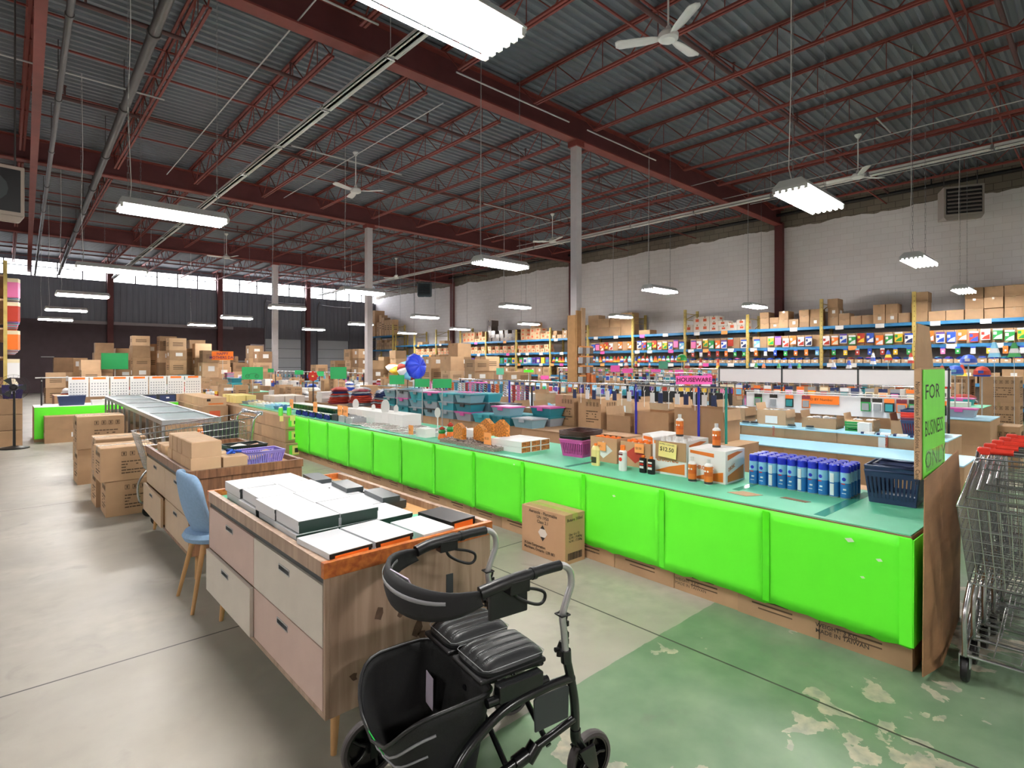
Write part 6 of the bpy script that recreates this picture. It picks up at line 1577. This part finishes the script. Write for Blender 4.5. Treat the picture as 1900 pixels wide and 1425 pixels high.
# cross counter with green front
table_row('cross_counter', .42, 2.9, 14.4, 15.4, .687, WHITE, 'short cross counter with bright green front at the aisle end', alongY=False)
MB().box(0, -.006, .3, 2.48, -.002, .68).build('green_sheet', GREENP, label='bright green paper across the front of the cross counter', cat='paper', loc=(.42, 14.4, 0))
MB().box(0, -.008, .06, .14, -.0065, .3).build('green_sheet', GREENP, label='narrow green paper strip hanging at the cross counter corner', cat='paper', loc=(.42, 14.4, 0))
for l in range(2): carton(.56, 14.0, .26*l, 1.16, .38, .26, 'long flat carton leaning under the green cross counter, %s' % ('lower' if l == 0 else 'upper'), name='long_carton', tape=False, prints=3 if l == 0 else 0)
carton(1.76, 14.02, 0, .25, .36, .5, 'small upright carton beside the long flat cartons', name='shipping_carton')
m = MB(); m.frustum(-.2, -.14, .2, .14, 0, -.23, -.17, .23, .17, .2, 0, top=False); m.box(-.23, -.17, .19, .23, .17, .2, 0); m.build('storage_tub', NAVY, label='dark blue tub on the left end of the cross counter', cat='tub', loc=(1.02, 14.75, .687))
for i in range(3):
    m = MB(); m.frustum(-.1, -.08, .1, .08, 0, -.12, -.1, .12, .1, .1, 0); m.build('white_tub', WHITE, label='low white tub on the cross counter, %s' % nth(i), cat='tub', loc=(1.45+.24*i, 14.6, .687))
rail(.55, 14.9, 15.0, 1.2, .687, ((14.95, PK_),), 'short black post at the left end of the cross counter')
cr = empty('display_rail', (.45, 14.95, 0), label='white rail carrying calendars over the cross counter', cat='rail'); MB().cyl((0, 0, 1.26), (2.9, 0, 1.26), .012, n=6).build('bar', WHITEM, cr)
for x in (.1, 1.5, 2.35): MB().cyl((x, 0, .687), (x, 0, 1.26), .014, n=6).build('post', PK_, cr)
for i in range(7):
    m = MB(); m.box(-.17, -.01, -.42, .17, 0, 0, 0); m.box(-.11, -.012, -.045, .11, -.01, 0, 1)
    for q in range(30): m.box(-.14+.05*(q % 6), -.0115, -.39+.06*(q//6), -.12+.05*(q % 6), -.01, -.365+.06*(q//6), 2)
    m.build('wall_calendar', [WHITE, ORANGE, PM['grey']], label='white calendar sheet with orange header on the rail, %s from the aisle' % nth(i), cat='calendar', group='calendars on the cross counter rail', loc=(1.15+.38*i*.95, 14.93, 1.26))
    if 2 < i < 6:
        m = MB(); m.box(-.17, -.15, 0, .17, .15, .17, 0); m.box(-.15, -.155, .02, .15, -.15, .15, 1); m.box(-.03, -.158, .08, .03, -.155, .11, 2)
        m.build('drawer_box', [DARKG, PM['navy'], WHITE], label='dark drawer box under the calendars, %s' % nth(i-3), cat='box', group='drawer boxes', loc=(1.2+.38*(i-1), 14.7, .687))
fill(.6, 2.8, 14.98, 15.3, .687, 'behind the calendars on the cross counter', ['white', 'sky', 'navy'], .6, .3)

# ------------------------------------------------------------------ left rack seen edge on
for i in range(4):
    y0 = 15.6+2.4*i
    t = empty('merchandise_rack', (-.95, y0, 0), label='tall pale post rack hung with packets along the left wall, %s bay' % nth(i), cat='rack', group='left rack bays')
    for y in (0, 2.3):
        m = MB()
        for x in (0, .95): m.box(x-.03, y-.03, 0, x+.03, y+.03, 3.7)
        m.build('upright', STEELY, t)
    for z in (.5, 1.1, 1.7, 2.3, 2.9, 3.4): MB().box(0, 0, z-.04, .95, 2.3, z).build('shelf', CARDL, t)
    k = 0
    for z in (1.05, 1.65, 2.25, 2.85, 3.35):
        for q in range(7):
            a = rnd.choice(('white', 'blue', 'pink', 'orange', 'sky', 'red', 'white', 'grey')); kk = ('lp', a)
            if kk not in BINM:
                m = MB(); m.box(-.10, -.09, -.4, .12, .09, 0, 0); m.box(-.101, -.091, -.08, .121, .091, .001, 1); BINM[kk] = m.mesh('hanging_packet', [PM[a], PM['cream']])
            obj('hanging_packet', BINM[kk], (.10, y0+.2+.31*q, z), R(rnd.uniform(-20, 20)), label='%s packet hanging on the left rack, bay %s, %s' % (a, nth(i), num(('lr', i))), cat='packet', group='packets on the left rack')
    for q in range(3): carton(-.9, y0+.1+.72*q, 3.402, .7, .6, round(rnd.uniform(.3, .5), 1), 'carton on top of the left rack, bay %s, %s' % (nth(i), nth(q)), name='storage_carton')
# ------------------------------------------------------------------ carton mountain before the window wall
def stacks(cells, where, key):
    for j, (x, y, w_, d, hs) in enumerate(cells):
        L_ = math.hypot(x, y); ux, uy = x/L_, y/L_
        for q in range(60):
            r = (x-.06, x+w_+.06, y-.06, y+d+.06)
            if not any(r[0] < o[1] and r[1] > o[0] and r[2] < o[3] and r[3] > o[2] for o in OCC): break
            x += ux*.15; y += uy*.15
        OCC.append((x-.03, x+w_+.03, y-.03, y+d+.03)); z = 0
        for l, h in enumerate(hs):
            carton(x+rnd.uniform(-.02, .02), y+rnd.uniform(-.02, .02), z, w_, d, h, 'brown carton %s, %s stack, %s from the floor' % (where, nth(j), nth(l)), name=key, prints=rnd.choice((0, 3, 4)), rz=rnd.uniform(-3, 3), body=rnd.choice((CARD, CARDL, CARD, CARDD))); z += h+.001
OCC = [(a, b, c, d) for a, b, c, d, z in TABLES]
cells = []
for px, top in ((85, 1.2), (100, 1.7), (128, 1.9), (150, 1.8), (176, 2.45), (215, 1.9), (246, 2.5), (262, 2.35), (280, 2.35), (296, 2.3), (315, 2.4), (334, 2.3), (352, 2.3), (362, 2.0), (376, 1.95), (400, 1.9), (415, 1.8), (432, 1.6), (462, 2.1), (478, 1.9)):
    D = rnd.uniform(21.5, 23.5); X, Y, _ = AD(px, 675, D); hs = []; h = 0
    while h < top-.15: q = rnd.choice((.4, .5, .6)); hs.append(q); h += q
    cells.append((X, Y, .62, .6, hs))
stacks(cells, 'in the big stack below the window wall', 'stacked_carton')
cells = []
for px, D, top in ((585, 24, 1.4), (622, 26, 1.6), (650, 24, 2.1), (665, 24, 2.0), (690, 25, 1.5), (712, 26, 1.8), (735, 27, 2.0), (755, 22, 1.3), (800, 18, 1.9), (815, 18, 1.9), (836, 19, 1.9), (850, 19, 2.1), (880, 18, 1.6), (900, 19, 1.5), (940, 17, 1.3), (960, 17, 1.2)):
    X, Y, _ = AD(px, 675, D); hs = []; h = 0
    while h < top-.15: q = rnd.choice((.4, .5)); hs.append(q); h += q
    cells.append((X, Y, .6, .58, hs))
stacks(cells, 'standing between the white columns and the rack', 'stacked_carton')
# clutter tables before the mountain
table_row('goods_table', .9, 3.8, 17.8, 18.8, .75, CARD, 'clothing table behind the calendars', alongY=False)
fill(1.0, 3.7, 17.9, 18.7, .75, 'on the clothing table behind the calendars', ['green', 'orange', 'blue', 'white', 'red'], .9, .4, 1.1, ('heap', 'carton', 'heap', 'white'))
table_row('goods_table', 3.65, 4.5, 13.0, 19.5, .687, CARD, 'narrow table left of the far counter end')
fill(3.72, 4.45, 14.2, 19.4, .687, 'on the narrow table by the counter end', ['red', 'white', 'yellow', 'orange'], .9, .35, 1, ('white', 'heap', 'open', 'packet', 'carton'))
for k in range(9):
    carton(4.58+.24*(k % 3), 13.1+.26*(k//3), 0, .22, .24, .8, 'white carton in the block beyond the counter end, %s' % nth(k), name='white_carton', body=WB, grp='white carton block', tape=False)
for k in range(8):
    o = whitebox(3.72+.22*(k % 2), 13.0+.26*(k//2), .687, .2, .22, .16, 'pale yellow box beyond the counter end, %s' % nth(k), mt=YELL)
for k in range(6): heap('net_pile', 3.4, 15.95+.28*k, 0, .3, .5, .95, [REDP, PM['orange'], PM['white']], 'pile of orange and red netted goods, %s' % nth(k), 'goods pile', 'orange netted goods') if k % 2 == 0 else None
# small posted things on the far wall
nb = empty('wall_notice', (12.0, YW-.06, 2.35), label='white notice board on the dark brown far wall', cat='notice'); MB().box(-.02, -.01, 0, .95, 0, .5).build('board', mat('grey white notice', 'BDB6BA', .6), nb)
for i, (x, z) in enumerate(((1.4, 1.9), (11.2, 1.7), (5.3, 2.45), (6.9, 2.45), (9.0, 2.3))):
    MB().box(0, -.03, 0, .55, -.0, .04).build('wall_bracket', CONDUIT, label='pale bar fixed on the dark brown wall, %s from the aisle' % nth(i), cat='bracket', loc=(x, YW-.05, z))
# ------------------------------------------------------------------ lettering becomes mesh
bpy.context.view_layer.update()
dg = bpy.context.evaluated_depsgraph_get()
for o in [x for x in S.objects if x.type == 'FONT']:
    me = bpy.data.meshes.new_from_object(o.evaluated_get(dg))
    n = bpy.data.objects.new('printed_text', me); COL.objects.link(n)
    n.parent = o.parent; n.location = o.location; n.rotation_euler = o.rotation_euler; n.scale = o.scale
    bpy.data.objects.remove(o)
